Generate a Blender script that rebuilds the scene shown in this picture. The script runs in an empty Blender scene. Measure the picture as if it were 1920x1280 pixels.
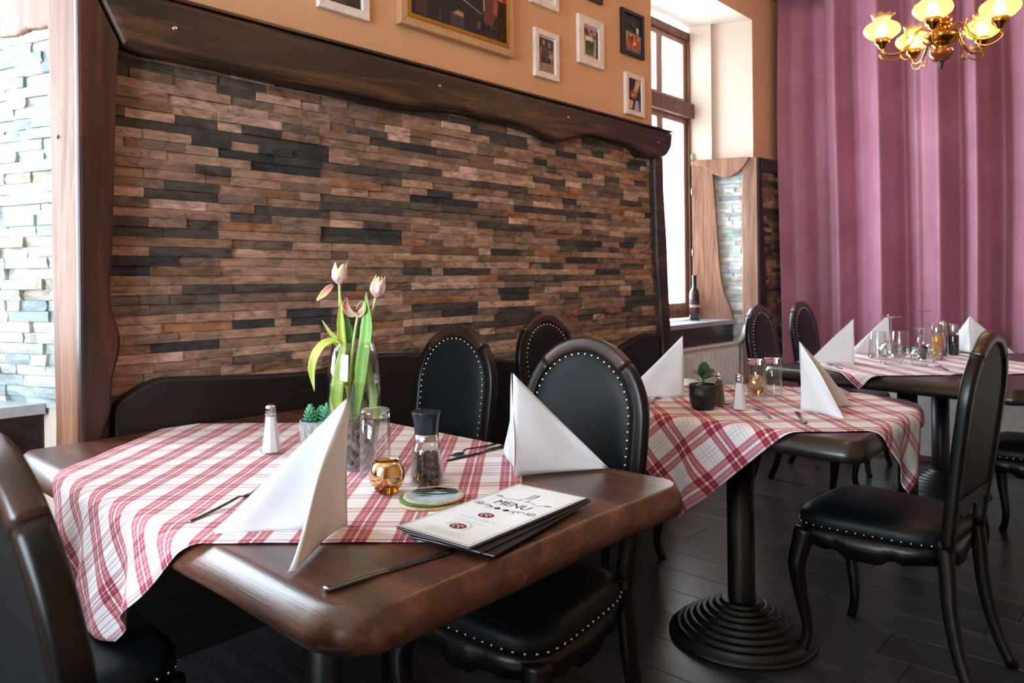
import bpy, bmesh, math, random
from mathutils import Vector, Matrix
PI = math.pi
random.seed(7)
sc = bpy.context.scene
C = sc.collection
R = math.radians

# ------------------------------------------------------------------ camera
CAM_H, HEAD, ROLL = 1.22, R(42.66), 0.010
fwd = Vector((math.cos(HEAD), math.sin(HEAD), 0))
rgt = Vector((math.sin(HEAD), -math.cos(HEAD), 0))
up = Vector((0, 0, 1))
cr = rgt * math.cos(ROLL) - up * math.sin(ROLL)
cu = rgt * math.sin(ROLL) + up * math.cos(ROLL)
cam = bpy.data.cameras.new('camera')
camo = bpy.data.objects.new('camera', cam)
C.objects.link(camo)
M = Matrix.Identity(4)
for i in range(3):
    M[i][0] = cr[i]; M[i][1] = cu[i]; M[i][2] = -fwd[i]
M[2][3] = CAM_H
camo.matrix_world = M
cam.sensor_width = 36.0
cam.lens = 36.0 * 1400 / 1920
cam.shift_y = -115 / 1920
cam.clip_start = 0.02
cam.dof.use_dof = True
cam.dof.focus_distance = 1.75
cam.dof.aperture_fstop = 6.5
sc.camera = camo

# ------------------------------------------------------------------ world, daylight, lamps, exposure
world = bpy.data.worlds.new('overcast_sky')
sc.world = world
world.use_nodes = True
bg = world.node_tree.nodes['Background']
bg.inputs[0].default_value = (0.75, 0.875, 1.0, 1)
bg.inputs[1].default_value = 23.0
def portal(loc, rot, sx, sy):
    l = bpy.data.lights.new('window_daylight', 'AREA')
    l.shape = 'RECTANGLE'; l.size = sx; l.size_y = sy
    l.cycles.is_portal = True
    o = bpy.data.objects.new('window_daylight', l)
    o.location = loc; o.rotation_euler = rot
    C.objects.link(o)
portal((0.16, 3.00, 2.02), (R(-90), 0, 0), 0.9, 2.2)     # window beside the near reveal
portal((4.69, 3.00, 2.02), (R(-90), 0, 0), 1.1, 2.2)      # window behind the second table
portal((-2.66, 0.9, 1.9), (0, R(-90), 0), 2.0, 2.6)     # window in the wall on the left
def lamp(loc, power, size=0.05, col=(1.0, 0.62, 0.30)):
    l = bpy.data.lights.new('bulb_or_fill_lamp', 'POINT')
    l.energy = power; l.shadow_soft_size = size; l.color = col
    o = bpy.data.objects.new('bulb_or_fill_lamp', l)
    o.location = loc; C.objects.link(o)
LAMP_W = 6.0
lamp((2.3, 0.8, 2.9), 17, 0.25)  # unseen warm lamp without fixture, added to light wall and tables
lamp((0.2, 0.0, 2.9), 3, 0.25)  # weak unseen lamp added as warm fill, no fixture
sc.view_settings.view_transform = 'Standard'
sc.view_settings.look = 'None'
sc.view_settings.gamma = 1.0
sc.view_settings.use_curve_mapping = False
sc.view_settings.exposure = 0.0
sc.cycles.use_denoising = True
sc.cycles.max_bounces = 10
sc.cycles.transparent_max_bounces = 24
sc.cycles.transmission_bounces = 12
sc.cycles.sample_clamp_indirect = 6.0
sc.cycles.blur_glossy = 0.5

# ------------------------------------------------------------------ materials
def srgb(r, g, b):
    f = lambda c: c / 12.92 if c <= 0.04045 else ((c + 0.055) / 1.055) ** 2.4
    return (f(r / 255), f(g / 255), f(b / 255), 1)
class NT:
    def __init__(s, name):
        s.m = bpy.data.materials.new(name); s.m.use_nodes = True
        s.t = s.m.node_tree; s.n = s.t.nodes; s.b = s.n['Principled BSDF']; s.out = s.n['Material Output']
    def add(s, kind, **kw):
        x = s.n.new(kind)
        for k, v in kw.items(): setattr(x, k, v)
        return x
    def link(s, a, b): s.t.links.new(a, b)
    def val(s, x, name, v): x.inputs[name].default_value = v
    def coords(s, which='Object', scale=(1, 1, 1), rot=(0, 0, 0)):
        tc = s.add('ShaderNodeTexCoord'); mp = s.add('ShaderNodeMapping')
        s.link(tc.outputs[which], mp.inputs[0]); mp.inputs['Scale'].default_value = scale
        mp.inputs['Rotation'].default_value = rot
        return mp.outputs[0]
    def noise(s, vec, scale, detail=4, rough=0.55, dist=0.0):
        n = s.add('ShaderNodeTexNoise')
        n.inputs['Scale'].default_value = scale; n.inputs['Detail'].default_value = detail
        n.inputs['Roughness'].default_value = rough; n.inputs['Distortion'].default_value = dist
        if vec is not None: s.link(vec, n.inputs['Vector'])
        return n.outputs[0]
    def ramp(s, fac, stops, interp='LINEAR'):
        r = s.add('ShaderNodeValToRGB'); cr_ = r.color_ramp; cr_.interpolation = interp
        while len(cr_.elements) > 1: cr_.elements.remove(cr_.elements[-1])
        cr_.elements[0].position = stops[0][0]; cr_.elements[0].color = stops[0][1]
        for p, c in stops[1:]:
            e = cr_.elements.new(p); e.color = c
        s.link(fac, r.inputs[0]); return r.outputs[0]
    def mix(s, fac, a, b, mode='MIX'):
        x = s.add('ShaderNodeMix', data_type='RGBA', blend_type=mode)
        for sock, v in ((x.inputs[0], fac), (x.inputs[6], a), (x.inputs[7], b)):
            if isinstance(v, (int, float)): sock.default_value = v
            elif isinstance(v, tuple): sock.default_value = v
            else: s.link(v, sock)
        return x.outputs[2]
    def math(s, op, a, b=0.0):
        x = s.add('ShaderNodeMath', operation=op)
        for sock, v in ((x.inputs[0], a), (x.inputs[1], b)):
            if isinstance(v, (int, float)): sock.default_value = v
            else: s.link(v, sock)
        return x.outputs[0]
    def bump(s, h, strength=0.2, dist=0.01):
        x = s.add('ShaderNodeBump'); x.inputs['Strength'].default_value = strength
        x.inputs['Distance'].default_value = dist
        s.link(h, x.inputs['Height']); s.link(x.outputs[0], s.b.inputs['Normal'])
    def col(s, v):
        if isinstance(v, tuple): s.b.inputs['Base Color'].default_value = v
        else: s.link(v, s.b.inputs['Base Color'])
    def set(s, **kw):
        for k, v in kw.items(): s.b.inputs[k.replace('_', ' ')].default_value = v

def plain(name, col, rough=0.5, metal=0.0, coat=0.0, vary=0.12, scale=30, bump=0.0):
    t = NT(name)
    v = t.coords('Object')
    n = t.noise(v, scale, 3)
    d = tuple(c * (1 - vary) for c in col[:3]) + (1,)
    l = tuple(min(1, c * (1 + vary)) for c in col[:3]) + (1,)
    t.col(t.ramp(n, [(0.3, d), (0.7, l)]))
    t.set(Roughness=rough, Metallic=metal)
    if coat: t.b.inputs['Coat Weight'].default_value = coat
    if bump: t.bump(n, bump, 0.004)
    return t.m

def wood(name, dark, mid, light, axis=0, rough=0.4, coat=0.0, scale=1.0, bump=0.25, where='Object'):
    t = NT(name)
    s = [9.0 * scale] * 3; s[axis] = 0.9 * scale
    v = t.coords(where, tuple(s))
    n1 = t.noise(v, 1.6, 6, 0.6, 1.2)
    s2 = [60.0 * scale] * 3; s2[axis] = 2.5 * scale
    n2 = t.noise(t.coords(where, tuple(s2)), 1.5, 4, 0.6, 0.3)
    c1 = t.ramp(n1, [(0.28, dark), (0.5, mid), (0.72, light)])
    c2 = t.ramp(n2, [(0.35, (0.45, 0.45, 0.45, 1)), (0.6, (1, 1, 1, 1))])
    t.col(t.mix(0.6, c1, c2, 'MULTIPLY'))
    t.set(Roughness=rough)
    if coat:
        t.b.inputs['Coat Weight'].default_value = coat; t.b.inputs['Coat Roughness'].default_value = 0.26
    t.bump(n2, bump, 0.003)
    return t.m

def tinted(name, rough=0.85, scale=14, dark=0.45, bump=0.5, stretch=(1, 1, 1), contrast=(0.35, 0.62), coat=0.0, top=1.12):
    t = NT(name)                                     # colour of each piece rides on its mesh
    a = t.add('ShaderNodeAttribute', attribute_name='tint')
    v = t.coords('Object', stretch)
    n = t.noise(v, scale, 8, 0.65, 0.6)
    f = t.noise(v, scale * 5, 3, 0.6)
    k = t.ramp(n, [(contrast[0], (dark, dark, dark, 1)), (contrast[1], (top, top * 0.985, top * 0.95, 1))])
    t.col(t.mix(1.0, a.outputs['Color'], k, 'MULTIPLY'))
    t.set(Roughness=rough)
    if coat: t.b.inputs['Coat Weight'].default_value = coat
    h = t.math('ADD', n, t.math('MULTIPLY', f, 0.5))
    t.bump(h, bump, 0.01)
    return t.m

def thin_glass(name, tint=(1, 1, 1, 1), ior=1.5, base=0.035, rough=0.0):
    t = NT(name)
    tr = t.add('ShaderNodeBsdfTransparent'); gl = t.add('ShaderNodeBsdfGlossy')
    tr.inputs[0].default_value = tint; gl.inputs['Roughness'].default_value = rough
    fr = t.add('ShaderNodeLayerWeight'); fr.inputs[0].default_value = 0.5
    f0 = ((ior - 1) / (ior + 1)) ** 2
    f = t.math('ADD', t.math('MULTIPLY', t.math('POWER', fr.outputs['Facing'], 3.2), 1 - f0 - base), f0 + base)
    mx = t.add('ShaderNodeMixShader')
    t.link(f, mx.inputs[0]); t.link(tr.outputs[0], mx.inputs[1]); t.link(gl.outputs[0], mx.inputs[2])
    t.link(mx.outputs[0], t.out.inputs[0])
    return t.m
def solid_glass(name, col=(1, 1, 1, 1), ior=1.48, rough=0.0):
    t = NT(name); t.col(col); t.set(Roughness=rough, IOR=ior)
    t.b.inputs['Transmission Weight'].default_value = 1.0
    return t.m
def emit(name, col, strength):
    t = NT(name); t.col((0, 0, 0, 1))
    t.b.inputs['Emission Color'].default_value = col
    t.b.inputs['Emission Strength'].default_value = strength
    return t.m

def plaid(name, weft=1.0, hair=0.0, period=0.128):
    t = NT(name)
    tc = t.add('ShaderNodeTexCoord'); sp = t.add('ShaderNodeSeparateXYZ')
    t.link(tc.outputs['UV'], sp.inputs[0])
    W, B, L = (0, 0, 0, 1), (1, 1, 1, 1), (0.45, 0.45, 0.45, 1)
    def band(sock, thin):
        f = t.math('FRACT', t.math('DIVIDE', sock, period))
        if not thin:
            st = [(0, W), (0.22, B), (0.325, L), (0.345, B), (0.45, W), (0.50, B), (0.605, L), (0.625, B), (0.73, W)] if period < 0.1 else [(0, W), (0.28, B), (0.355, L), (0.365, B), (0.445, W), (0.505, B), (0.585, L), (0.595, B), (0.675, W)]
        else:
            st = [(0, W), (0.05, B), (0.075, W), (0.13, B), (0.15, W), (0.30, B), (0.36, L), (0.38, B), (0.41, W), (0.45, B), (0.50, W), (0.55, B), (0.60, L), (0.62, B), (0.67, W), (0.80, B), (0.82, W), (0.90, B), (0.925, W)]
        r = t.ramp(f, st, 'CONSTANT'); return r
    wa = band(sp.outputs[0], False); we = band(sp.outputs[1], weft < 1)
    base = srgb(236, 233, 236); red = srgb(186, 62, 84); deep = srgb(126, 12, 42)
    c = t.mix(t.math('MULTIPLY', wa, 0.88), base, red)
    c2 = t.mix(t.math('MULTIPLY', we, 0.80 * weft), c, srgb(176, 84, 104) if weft < 1 else red)
    both = t.math('MULTIPLY', wa, we)
    c3 = t.mix(t.math('MULTIPLY', both, 0.85), c2, deep)
    if hair:
        hs = [(0, B), (0.012, W), (0.09, B), (0.102, W), (0.90, B), (0.912, W)]
        hx = t.ramp(t.math('FRACT', t.math('DIVIDE', sp.outputs[0], period)), hs, 'CONSTANT')
        hy = t.ramp(t.math('FRACT', t.math('DIVIDE', sp.outputs[1], period)), hs, 'CONSTANT')
        hh = t.math('MAXIMUM', hx, hy)
        c3 = t.mix(t.math('MULTIPLY', hh, hair), c3, srgb(120, 135, 170))
    t.col(c3)
    t.set(Roughness=0.9)
    t.b.inputs['Sheen Weight'].default_value = 0.15
    n = t.noise(t.coords('UV'), 900, 2)
    t.bump(n, 0.15, 0.001)
    return t.m

MT = {}
def mk():
    m = MT
    t = NT('orange_plaster'); v = t.coords('Object'); n = t.noise(v, 1.4, 5, 0.6); f = t.noise(v, 120, 3)
    t.col(t.ramp(n, [(0.3, srgb(206, 158, 118)), (0.7, srgb(218, 172, 134))])); t.set(Roughness=0.85); t.bump(f, 0.08, 0.002)
    m['orange'] = t.m
    t = NT('cream_plaster'); v = t.coords('Object'); n = t.noise(v, 2.5, 5, 0.6)
    t.col(t.ramp(n, [(0.3, srgb(206, 186, 168)), (0.7, srgb(218, 200, 184))])); t.set(Roughness=0.85); t.bump(t.noise(v, 40, 4), 0.1, 0.004)
    m['cream'] = t.m
    m['ceil'] = plain('ceiling_paint', srgb(214, 196, 172), 0.9)
    m['mortar'] = plain('stone_backing', srgb(52, 43, 38), 0.95)
    m['stone'] = tinted('slate_stone', 0.8, 20, 0.50, 0.6, (0.75, 1, 1.8), (0.32, 0.62), top=1.55)
    m['stone_lit'] = tinted('daylit_slate_stone', 0.8, 12, 0.55, 0.9, (0.6, 0.6, 1.6), top=0.95)  # same slate, with window light put into its colour on the reveals
    m['beam'] = wood('dark_beam_wood', srgb(16, 10, 10), srgb(40, 23, 19), srgb(104, 66, 44), 0, 0.5, 0.12)
    m['post'] = wood('red_brown_post_wood', srgb(24, 11, 10), srgb(62, 27, 20), srgb(100, 48, 32), 2, 0.42, 0.2)
    m['board'] = wood('oak_board_wood', srgb(104, 64, 46), srgb(142, 96, 72), srgb(168, 122, 96), 2, 0.5, 0.1)
    m['base'] = wood('black_brown_board_wood', srgb(10, 7, 8), srgb(17, 12, 13), srgb(28, 20, 19), 0, 0.5, 0.1)
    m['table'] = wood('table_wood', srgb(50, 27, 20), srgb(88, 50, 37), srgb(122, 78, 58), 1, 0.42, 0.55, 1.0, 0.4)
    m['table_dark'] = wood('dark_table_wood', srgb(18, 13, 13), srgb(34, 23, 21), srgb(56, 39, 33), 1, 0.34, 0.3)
    m['chair'] = wood('chair_wood', srgb(8, 5, 5), srgb(14, 9, 9), srgb(26, 15, 14), 2, 0.34, 0.08, 1.0, 0.1)
    m['chair'].node_tree.nodes['Principled BSDF'].inputs['Specular IOR Level'].default_value = 0.3
    m['chair_crest'] = wood('chair_crest_wood', srgb(26, 14, 13), srgb(50, 29, 25), srgb(76, 47, 39), 0, 0.32, 0.2, 1.0, 0.1)
    t = NT('black_leather'); v = t.coords('Object'); n = t.noise(v, 260, 3, 0.6); g = t.noise(v, 5, 3)
    t.col(t.ramp(g, [(0.3, srgb(9, 15, 19)), (0.7, srgb(14, 22, 28))])); t.set(Roughness=0.44); t.bump(n, 0.12, 0.001)
    t.b.inputs['Specular IOR Level'].default_value = 0.2
    m['leather'] = t.m
    m['nail'] = plain('brass_nail', srgb(214, 196, 170), 0.25, 1.0)
    m['iron'] = plain('black_iron', srgb(8, 10, 13), 0.42, 0.0)
    m['steel'] = plain('steel', srgb(190, 190, 196), 0.22, 1.0)
    m['dark_steel'] = plain('worn_steel', srgb(120, 120, 126), 0.25, 1.0)
    m['chrome'] = plain('chrome', srgb(225, 225, 230), 0.08, 1.0)
    m['paper'] = plain('white_paper', srgb(228, 228, 232), 0.85, vary=0.03, scale=12, bump=0.05)
    m['cloth1'] = plaid('plaid_cloth', 0.86, 0.0, 0.090)
    m['cloth3'] = plaid('pale_plaid_cloth', 0.5, 0.3)
    m['cloth2'] = plaid('plaid_cloth_square', 1.0, 0.6)
    m['glass'] = solid_glass('clear_glass')
    m['thin'] = thin_glass('thin_glass', (0.97, 0.985, 0.98, 1))
    m['pane'] = thin_glass('window_glass', (0.97, 0.985, 0.98, 1), 1.45, 0.0)
    m['water'] = thin_glass('water', (0.93, 0.97, 0.95, 1), 1.33, 0.02)
    m['white_metal'] = plain('white_enamel', srgb(240, 236, 234), 0.4)
    m['sill'] = plain('stone_sill', srgb(170, 172, 178), 0.3)
    t = NT('mauve_curtain'); v = t.coords('Object', (1, 1, 1)); n = t.noise(v, 3, 4)
    wv = t.noise(t.coords('Object', (30, 90, 240)), 2.0, 3)
    c = t.ramp(n, [(0.3, srgb(146, 88, 106)), (0.7, srgb(164, 106, 126))])
    w2 = t.ramp(wv, [(0.35, (0.82, 0.82, 0.82, 1)), (0.65, (1.08, 1.06, 1.08, 1))])
    t.col(t.mix(1.0, c, w2, 'MULTIPLY')); t.set(Roughness=0.55); t.b.inputs['Sheen Weight'].default_value = 0.5; t.b.inputs['Sheen Roughness'].default_value = 0.35
    t.b.inputs['Sheen Tint'].default_value = (0.95, 0.8, 0.95, 1)
    t.bump(wv, 0.25, 0.002)
    m['curtain'] = t.m
    m['petal'] = tinted('tulip_petal', 0.55, 20, 0.85, 0.1)
    m['leaf'] = tinted('leaf_green', 0.4, 16, 0.8, 0.15)
    m['pebble'] = tinted('pebble_stone', 0.5, 40, 0.6, 0.3)
    m['gold'] = plain('gold_glass', srgb(236, 200, 152), 0.13, 1.0)
    m['amber'] = solid_glass('amber_glass', srgb(235, 150, 40), 1.45, 0.05)
    m['wax'] = plain('white_wax', srgb(240, 236, 228), 0.6)
    m['concrete'] = plain('grey_concrete', srgb(150, 152, 158), 0.85, scale=60, bump=0.2)
    m['black_ceramic'] = plain('black_ceramic', srgb(22, 25, 30), 0.35)
    m['black_plastic'] = plain('black_plastic', srgb(22, 32, 42), 0.25)
    m['pepper'] = tinted('peppercorn', 0.7, 200, 0.6, 0.3)
    m['salt'] = plain('salt_grains', srgb(238, 236, 240), 0.9, vary=0.05, scale=300)
    m['soil'] = plain('potting_soil', srgb(50, 40, 34), 0.95, scale=90, vary=0.4, bump=0.4)
    m['ink'] = plain('black_ink', srgb(34, 36, 40), 0.7)
    m['maroon'] = plain('maroon_print', srgb(120, 24, 48), 0.7)
    m['menu_face'] = plain('menu_card', srgb(238, 242, 247), 0.34, vary=0.02)
    m['menu_edge'] = plain('menu_cover_black', srgb(22, 22, 26), 0.4)
    m['brass'] = plain('brass', srgb(200, 146, 62), 0.2, 1.0)
    m['lamp_wood'] = plain('turned_lamp_wood', srgb(120, 60, 24), 0.25, coat=0.6)
    m['bulb'] = emit('bulb_glow', (1.0, 0.72, 0.38, 1), 60)
    t = NT('amber_shade_glass')
    tr = t.add('ShaderNodeBsdfTransparent'); tl = t.add('ShaderNodeBsdfTranslucent'); gl = t.add('ShaderNodeBsdfGlossy')
    tr.inputs[0].default_value = (1.0, 0.84, 0.54, 1); tl.inputs[0].default_value = (1.0, 0.72, 0.34, 1); gl.inputs['Roughness'].default_value = 0.12
    m1 = t.add('ShaderNodeMixShader'); m1.inputs[0].default_value = 0.24; t.link(tr.outputs[0], m1.inputs[1]); t.link(tl.outputs[0], m1.inputs[2])
    lw = t.add('ShaderNodeLayerWeight'); lw.inputs[0].default_value = 0.5
    m2 = t.add('ShaderNodeMixShader'); t.link(t.math('ADD', t.math('MULTIPLY', t.math('POWER', lw.outputs['Facing'], 3.0), 0.6), 0.06), m2.inputs[0]); t.link(m1.outputs[0], m2.inputs[1]); t.link(gl.outputs[0], m2.inputs[2])
    t.link(m2.outputs[0], t.out.inputs[0]); m['shade'] = t.m
    m['white_frame'] = plain('white_picture_frame', srgb(226, 212, 204), 0.5)
    m['gold_frame'] = plain('gilt_picture_frame', srgb(196, 158, 120), 0.35, 0.35)
    m['black_frame'] = plain('black_picture_frame', srgb(20, 18, 22), 0.4)
    m['tint'] = tinted('printed_colour', 0.5, 30, 0.7, 0.02)
    m['bottle'] = plain('dark_bottle_glass', srgb(10, 16, 14), 0.08, coat=0.5)
    m['oil'] = solid_glass('golden_oil', srgb(235, 170, 40), 1.46)
    m['oil_solid'] = plain('golden_oil_fill', srgb(226, 156, 34), 0.15)
    m['vinegar'] = plain('dark_vinegar', srgb(16, 26, 40), 0.15)
    m['cyan'] = solid_glass('turquoise_glass', srgb(60, 190, 190), 1.45, 0.1)
    t = NT('floor_plank_wood')
    a = t.add('ShaderNodeAttribute', attribute_name='tint')
    v = t.coords('Object', (14, 0.9, 1)); n = t.noise(v, 2.2, 7, 0.65, 1.5); f = t.noise(t.coords('Object', (90, 4, 1)), 1.5, 4)
    k = t.ramp(n, [(0.3, (0.4, 0.4, 0.42, 1)), (0.7, (1.15, 1.1, 1.05, 1))])
    t.col(t.mix(1.0, a.outputs['Color'], k, 'MULTIPLY'))
    t.set(Roughness=0.30); t.bump(f, 0.12, 0.002)
    m['floor'] = t.m
mk()
# ------------------------------------------------------------------ mesh helpers
def link(name, me, mat=None, parent=None, smooth=False):
    o = bpy.data.objects.new(name, me); C.objects.link(o)
    if mat is not None:
        for x in (mat if isinstance(mat, (list, tuple)) else [mat]): me.materials.append(x)
    if parent is not None: o.parent = parent
    if smooth and len(me.polygons): me.polygons.foreach_set('use_smooth', [True] * len(me.polygons))
    return o
def pm(name, V, F, mat=None, parent=None, smooth=False):
    me = bpy.data.meshes.new(name); me.from_pydata([tuple(v) for v in V], [], F); me.update()
    return link(name, me, mat, parent, smooth)
def bmo(name, bm, mat=None, parent=None, smooth=False, fix=True):
    if fix: bmesh.ops.recalc_face_normals(bm, faces=bm.faces)
    me = bpy.data.meshes.new(name); bm.to_mesh(me); bm.free()
    return link(name, me, mat, parent, smooth)
def tag(o, label=None, cat=None, group=None, kind=None):
    if label: o['label'] = label
    if cat: o['category'] = cat
    if group: o['group'] = group
    if kind: o['kind'] = kind
    return o
def thing(name, label, cat, loc=(0, 0, 0), rz=0.0, group=None):
    o = bpy.data.objects.new(name, None); C.objects.link(o); o.empty_display_size = 0.05
    o.location = loc; o.rotation_euler = (0, 0, rz)
    return tag(o, label, cat, group)
def dup(root, loc, rz, label, group=None):
    r = root.copy(); C.objects.link(r); r.location = loc; r.rotation_euler = (0, 0, rz); r['label'] = label
    if group: r['group'] = group
    for ch in list(root.children):
        c = ch.copy(); C.objects.link(c); c.parent = r
        for g in list(ch.children):
            d = g.copy(); C.objects.link(d); d.parent = c
    return r
def set_tint(o, col):
    me = o.data
    at = me.color_attributes.get('tint') or me.color_attributes.new('tint', 'FLOAT_COLOR', 'POINT')
    if isinstance(col, list):
        for i, c in enumerate(col): at.data[i].color = c
    else:
        at.data.foreach_set('color', list(col) * len(me.vertices))
    return o
def add_box(bm, x0, x1, y0, y1, z0, z1, bev=0.0, mat=None, rz=0.0, at=(0, 0, 0)):
    m = Matrix.Translation(at) @ Matrix.Rotation(rz, 4, 'Z') @ Matrix.Translation(((x0 + x1) / 2, (y0 + y1) / 2, (z0 + z1) / 2)) @ Matrix.Diagonal((x1 - x0, y1 - y0, z1 - z0, 1))
    r = bmesh.ops.create_cube(bm, size=1, matrix=m)
    vs = r['verts']
    if bev:
        es = list({e for v in vs for e in v.link_edges})
        bmesh.ops.bevel(bm, geom=es, offset=bev, segments=2, affect='EDGES', profile=0.6)
    return vs
def box(name, x0, x1, y0, y1, z0, z1, mat, parent=None, bev=0.0, smooth=False):
    bm = bmesh.new(); add_box(bm, x0, x1, y0, y1, z0, z1, bev)
    return bmo(name, bm, mat, parent, smooth)
def add_prism(bm, poly, z0, z1, mi=0):
    a = [bm.verts.new((x, y, z0)) for x, y in poly]; b = [bm.verts.new((x, y, z1)) for x, y in poly]
    n = len(poly); fs = [bm.faces.new(a[::-1]), bm.faces.new(b)]
    for i in range(n): fs.append(bm.faces.new((a[i], a[(i + 1) % n], b[(i + 1) % n], b[i])))
    for f in fs: f.material_index = mi
    return fs
def add_lathe(bm, prof, seg=32, at=(0, 0, 0), close=False, sy=1.0, rot=None):
    rings = []
    for r, z in prof:
        if r < 1e-6: rings.append([bm.verts.new((at[0], at[1], at[2] + z))])
        else: rings.append([bm.verts.new((at[0] + r * math.cos(2 * PI * i / seg), at[1] + sy * r * math.sin(2 * PI * i / seg), at[2] + z)) for i in range(seg)])
    pairs = list(zip(rings, rings[1:]))
    if close: pairs.append((rings[-1], rings[0]))
    for a, b in pairs:
        for i in range(seg):
            j = (i + 1) % seg
            if len(a) == 1 and len(b) == 1: continue
            if len(a) == 1: bm.faces.new((a[0], b[i], b[j]))
            elif len(b) == 1: bm.faces.new((a[i], a[j], b[0]))
            else: bm.faces.new((a[i], a[j], b[j], b[i]))
def lathe(name, prof, mat, parent=None, seg=32, at=(0, 0, 0), close=False, smooth=True, fix=True):
    bm = bmesh.new(); add_lathe(bm, prof, seg, at, close)
    return bmo(name, bm, mat, parent, smooth, fix)
def frames(P, closed=False):
    n = len(P); out = []
    for i in range(n):
        a = P[(i - 1) % n] if (closed or i > 0) else P[i]
        b = P[(i + 1) % n] if (closed or i < n - 1) else P[i]
        out.append((b - a).normalized())
    return out
def add_sweep(bm, P, sect, upv=None, closed=False, scale=None, caps=True):
    """sect: list of (a, b) or function(i); a along side, b along up"""
    P = [Vector(p) for p in P]; T = frames(P, closed); rings = []
    u0 = Vector(upv) if upv is not None else (Vector((0, 0, 1)) if abs(T[0].z) < 0.9 else Vector((0, 1, 0)))
    for i, (p, t) in enumerate(zip(P, T)):
        if upv is None:
            u = (u0 - t * u0.dot(t)).normalized(); u0 = u
        else:
            u = (Vector(upv) - t * Vector(upv).dot(t)).normalized()
        s = t.cross(u).normalized()
        k = scale[i] if scale else 1.0
        rings.append([bm.verts.new(p + s * a * k + u * b * k) for a, b in sect])
    m = len(sect); n = len(rings)
    for i in range(n if closed else n - 1):
        a, b = rings[i], rings[(i + 1) % n]
        for j in range(m): bm.faces.new((a[j], a[(j + 1) % m], b[(j + 1) % m], b[j]))
    if not closed and caps:
        bm.faces.new(rings[0][::-1]); bm.faces.new(rings[-1])
def circ(r, n=8, ry=None): return [(r * math.cos(2 * PI * i / n), (ry or r) * math.sin(2 * PI * i / n)) for i in range(n)]
def rrect(w, h, r, k=2):
    out = []
    for cx, cy, a0 in ((w / 2 - r, h / 2 - r, 0), (-w / 2 + r, h / 2 - r, 90), (-w / 2 + r, -h / 2 + r, 180), (w / 2 - r, -h / 2 + r, 270)):
        for i in range(k + 1):
            a = R(a0 + 90 * i / k); out.append((cx + r * math.cos(a), cy + r * math.sin(a)))
    return out
def tube(name, P, rad, mat, parent=None, n=8, scale=None, smooth=True, upv=None, closed=False):
    bm = bmesh.new(); add_sweep(bm, P, circ(rad, n), upv, closed, scale)
    return bmo(name, bm, mat, parent, smooth)
def spline(P, n=8):
    P = [Vector(p) for p in P]; out = []
    Q = [2 * P[0] - P[1]] + P + [2 * P[-1] - P[-2]]
    for i in range(1, len(Q) - 2):
        a, b, c, d = Q[i - 1:i + 3]
        for k in range(n):
            t = k / n
            out.append(0.5 * ((2 * b) + (c - a) * t + (2 * a - 5 * b + 4 * c - d) * t * t + (3 * b - a - 3 * c + d) * t ** 3))
    out.append(P[-1]); return out
def plate(name, poly, o, ux, uy, nrm, thick, mat, parent=None, bev=0.006, smooth=False, seg=2):
    """flat board with a free outline: poly in (ux, uy) from o, back at o, front at o + nrm * thick, front edge rounded"""
    o, ux, uy, nrm = Vector(o), Vector(ux), Vector(uy), Vector(nrm)
    bm = bmesh.new()
    a = [bm.verts.new(o + ux * x + uy * y) for x, y in poly]
    b = [bm.verts.new(o + ux * x + uy * y + nrm * thick) for x, y in poly]
    n = len(poly)
    bm.faces.new(a); ft = bm.faces.new(b)
    for i in range(n): bm.faces.new((a[i], a[(i + 1) % n], b[(i + 1) % n], b[i]))
    bmesh.ops.recalc_face_normals(bm, faces=bm.faces)
    if bev: bmesh.ops.bevel(bm, geom=list(ft.edges), offset=bev, segments=seg, affect='EDGES', profile=0.5)
    return bmo(name, bm, mat, parent, smooth)
def wav(x, seed, amp):
    return amp * (math.sin(x * 3.1 + seed) + 0.5 * math.sin(x * 7.7 + seed * 2.3) + 0.3 * math.sin(x * 17.0 + seed * 5.1))

# ------------------------------------------------------------------ the setting
YW, H_CEIL = 2.48, 3.45
D = Vector((-0.342, 0.940, 0))                       # direction of the splayed window reveals, going outwards
C1 = Vector((0.77, YW, 0)); C2 = Vector((5.40, YW, 0))
T_WIN = 0.468
def reveal_pt(c, t, z, off=0.0):
    n = Vector((-0.940, -0.342, 0))
    return c + D * t + n * off + Vector((0, 0, z))
e1 = C1 + D * T_WIN; e2 = C2 + D * T_WIN

box('floor', -2.7, 6.2, -3.4, 3.1, -0.10, -0.012, plain('sub_floor', srgb(20, 20, 22), 0.8))['kind'] = 'structure'
floor = bpy.data.objects['floor']
rnd = random.Random(3)
PW, PL = 0.185, 1.30
for i in range(int(5.4 / PW)):
    x0 = 0.35 + i * PW; y = -1.25 - rnd.random() * 1.0
    while y < YW:
        y1 = min(y + PL, YW); y0 = max(y, -1.25)
        if y1 - y0 > 0.03:
            bm = bmesh.new(); add_box(bm, x0 + 0.0012, x0 + PW - 0.0012, y0 + 0.0012, y1 - 0.0012, -0.012, 0.0, 0.0012)
            o = bmo('floor_plank', bm, MT['floor'], floor)
            g = rnd.uniform(0.7, 1.25); set_tint(o, (0.032 * g, 0.035 * g, 0.042 * g, 1))
        y += PL
o = box('floor_edge', -2.7, 0.35, -3.4, YW, -0.012, 0.0, MT['floor'], floor); set_tint(o, (0.022, 0.022, 0.026, 1))
o = box('floor_edge', 0.35, 6.0, -3.4, -1.25, -0.012, 0.0, MT['floor'], floor); set_tint(o, (0.022, 0.022, 0.026, 1))

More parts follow.
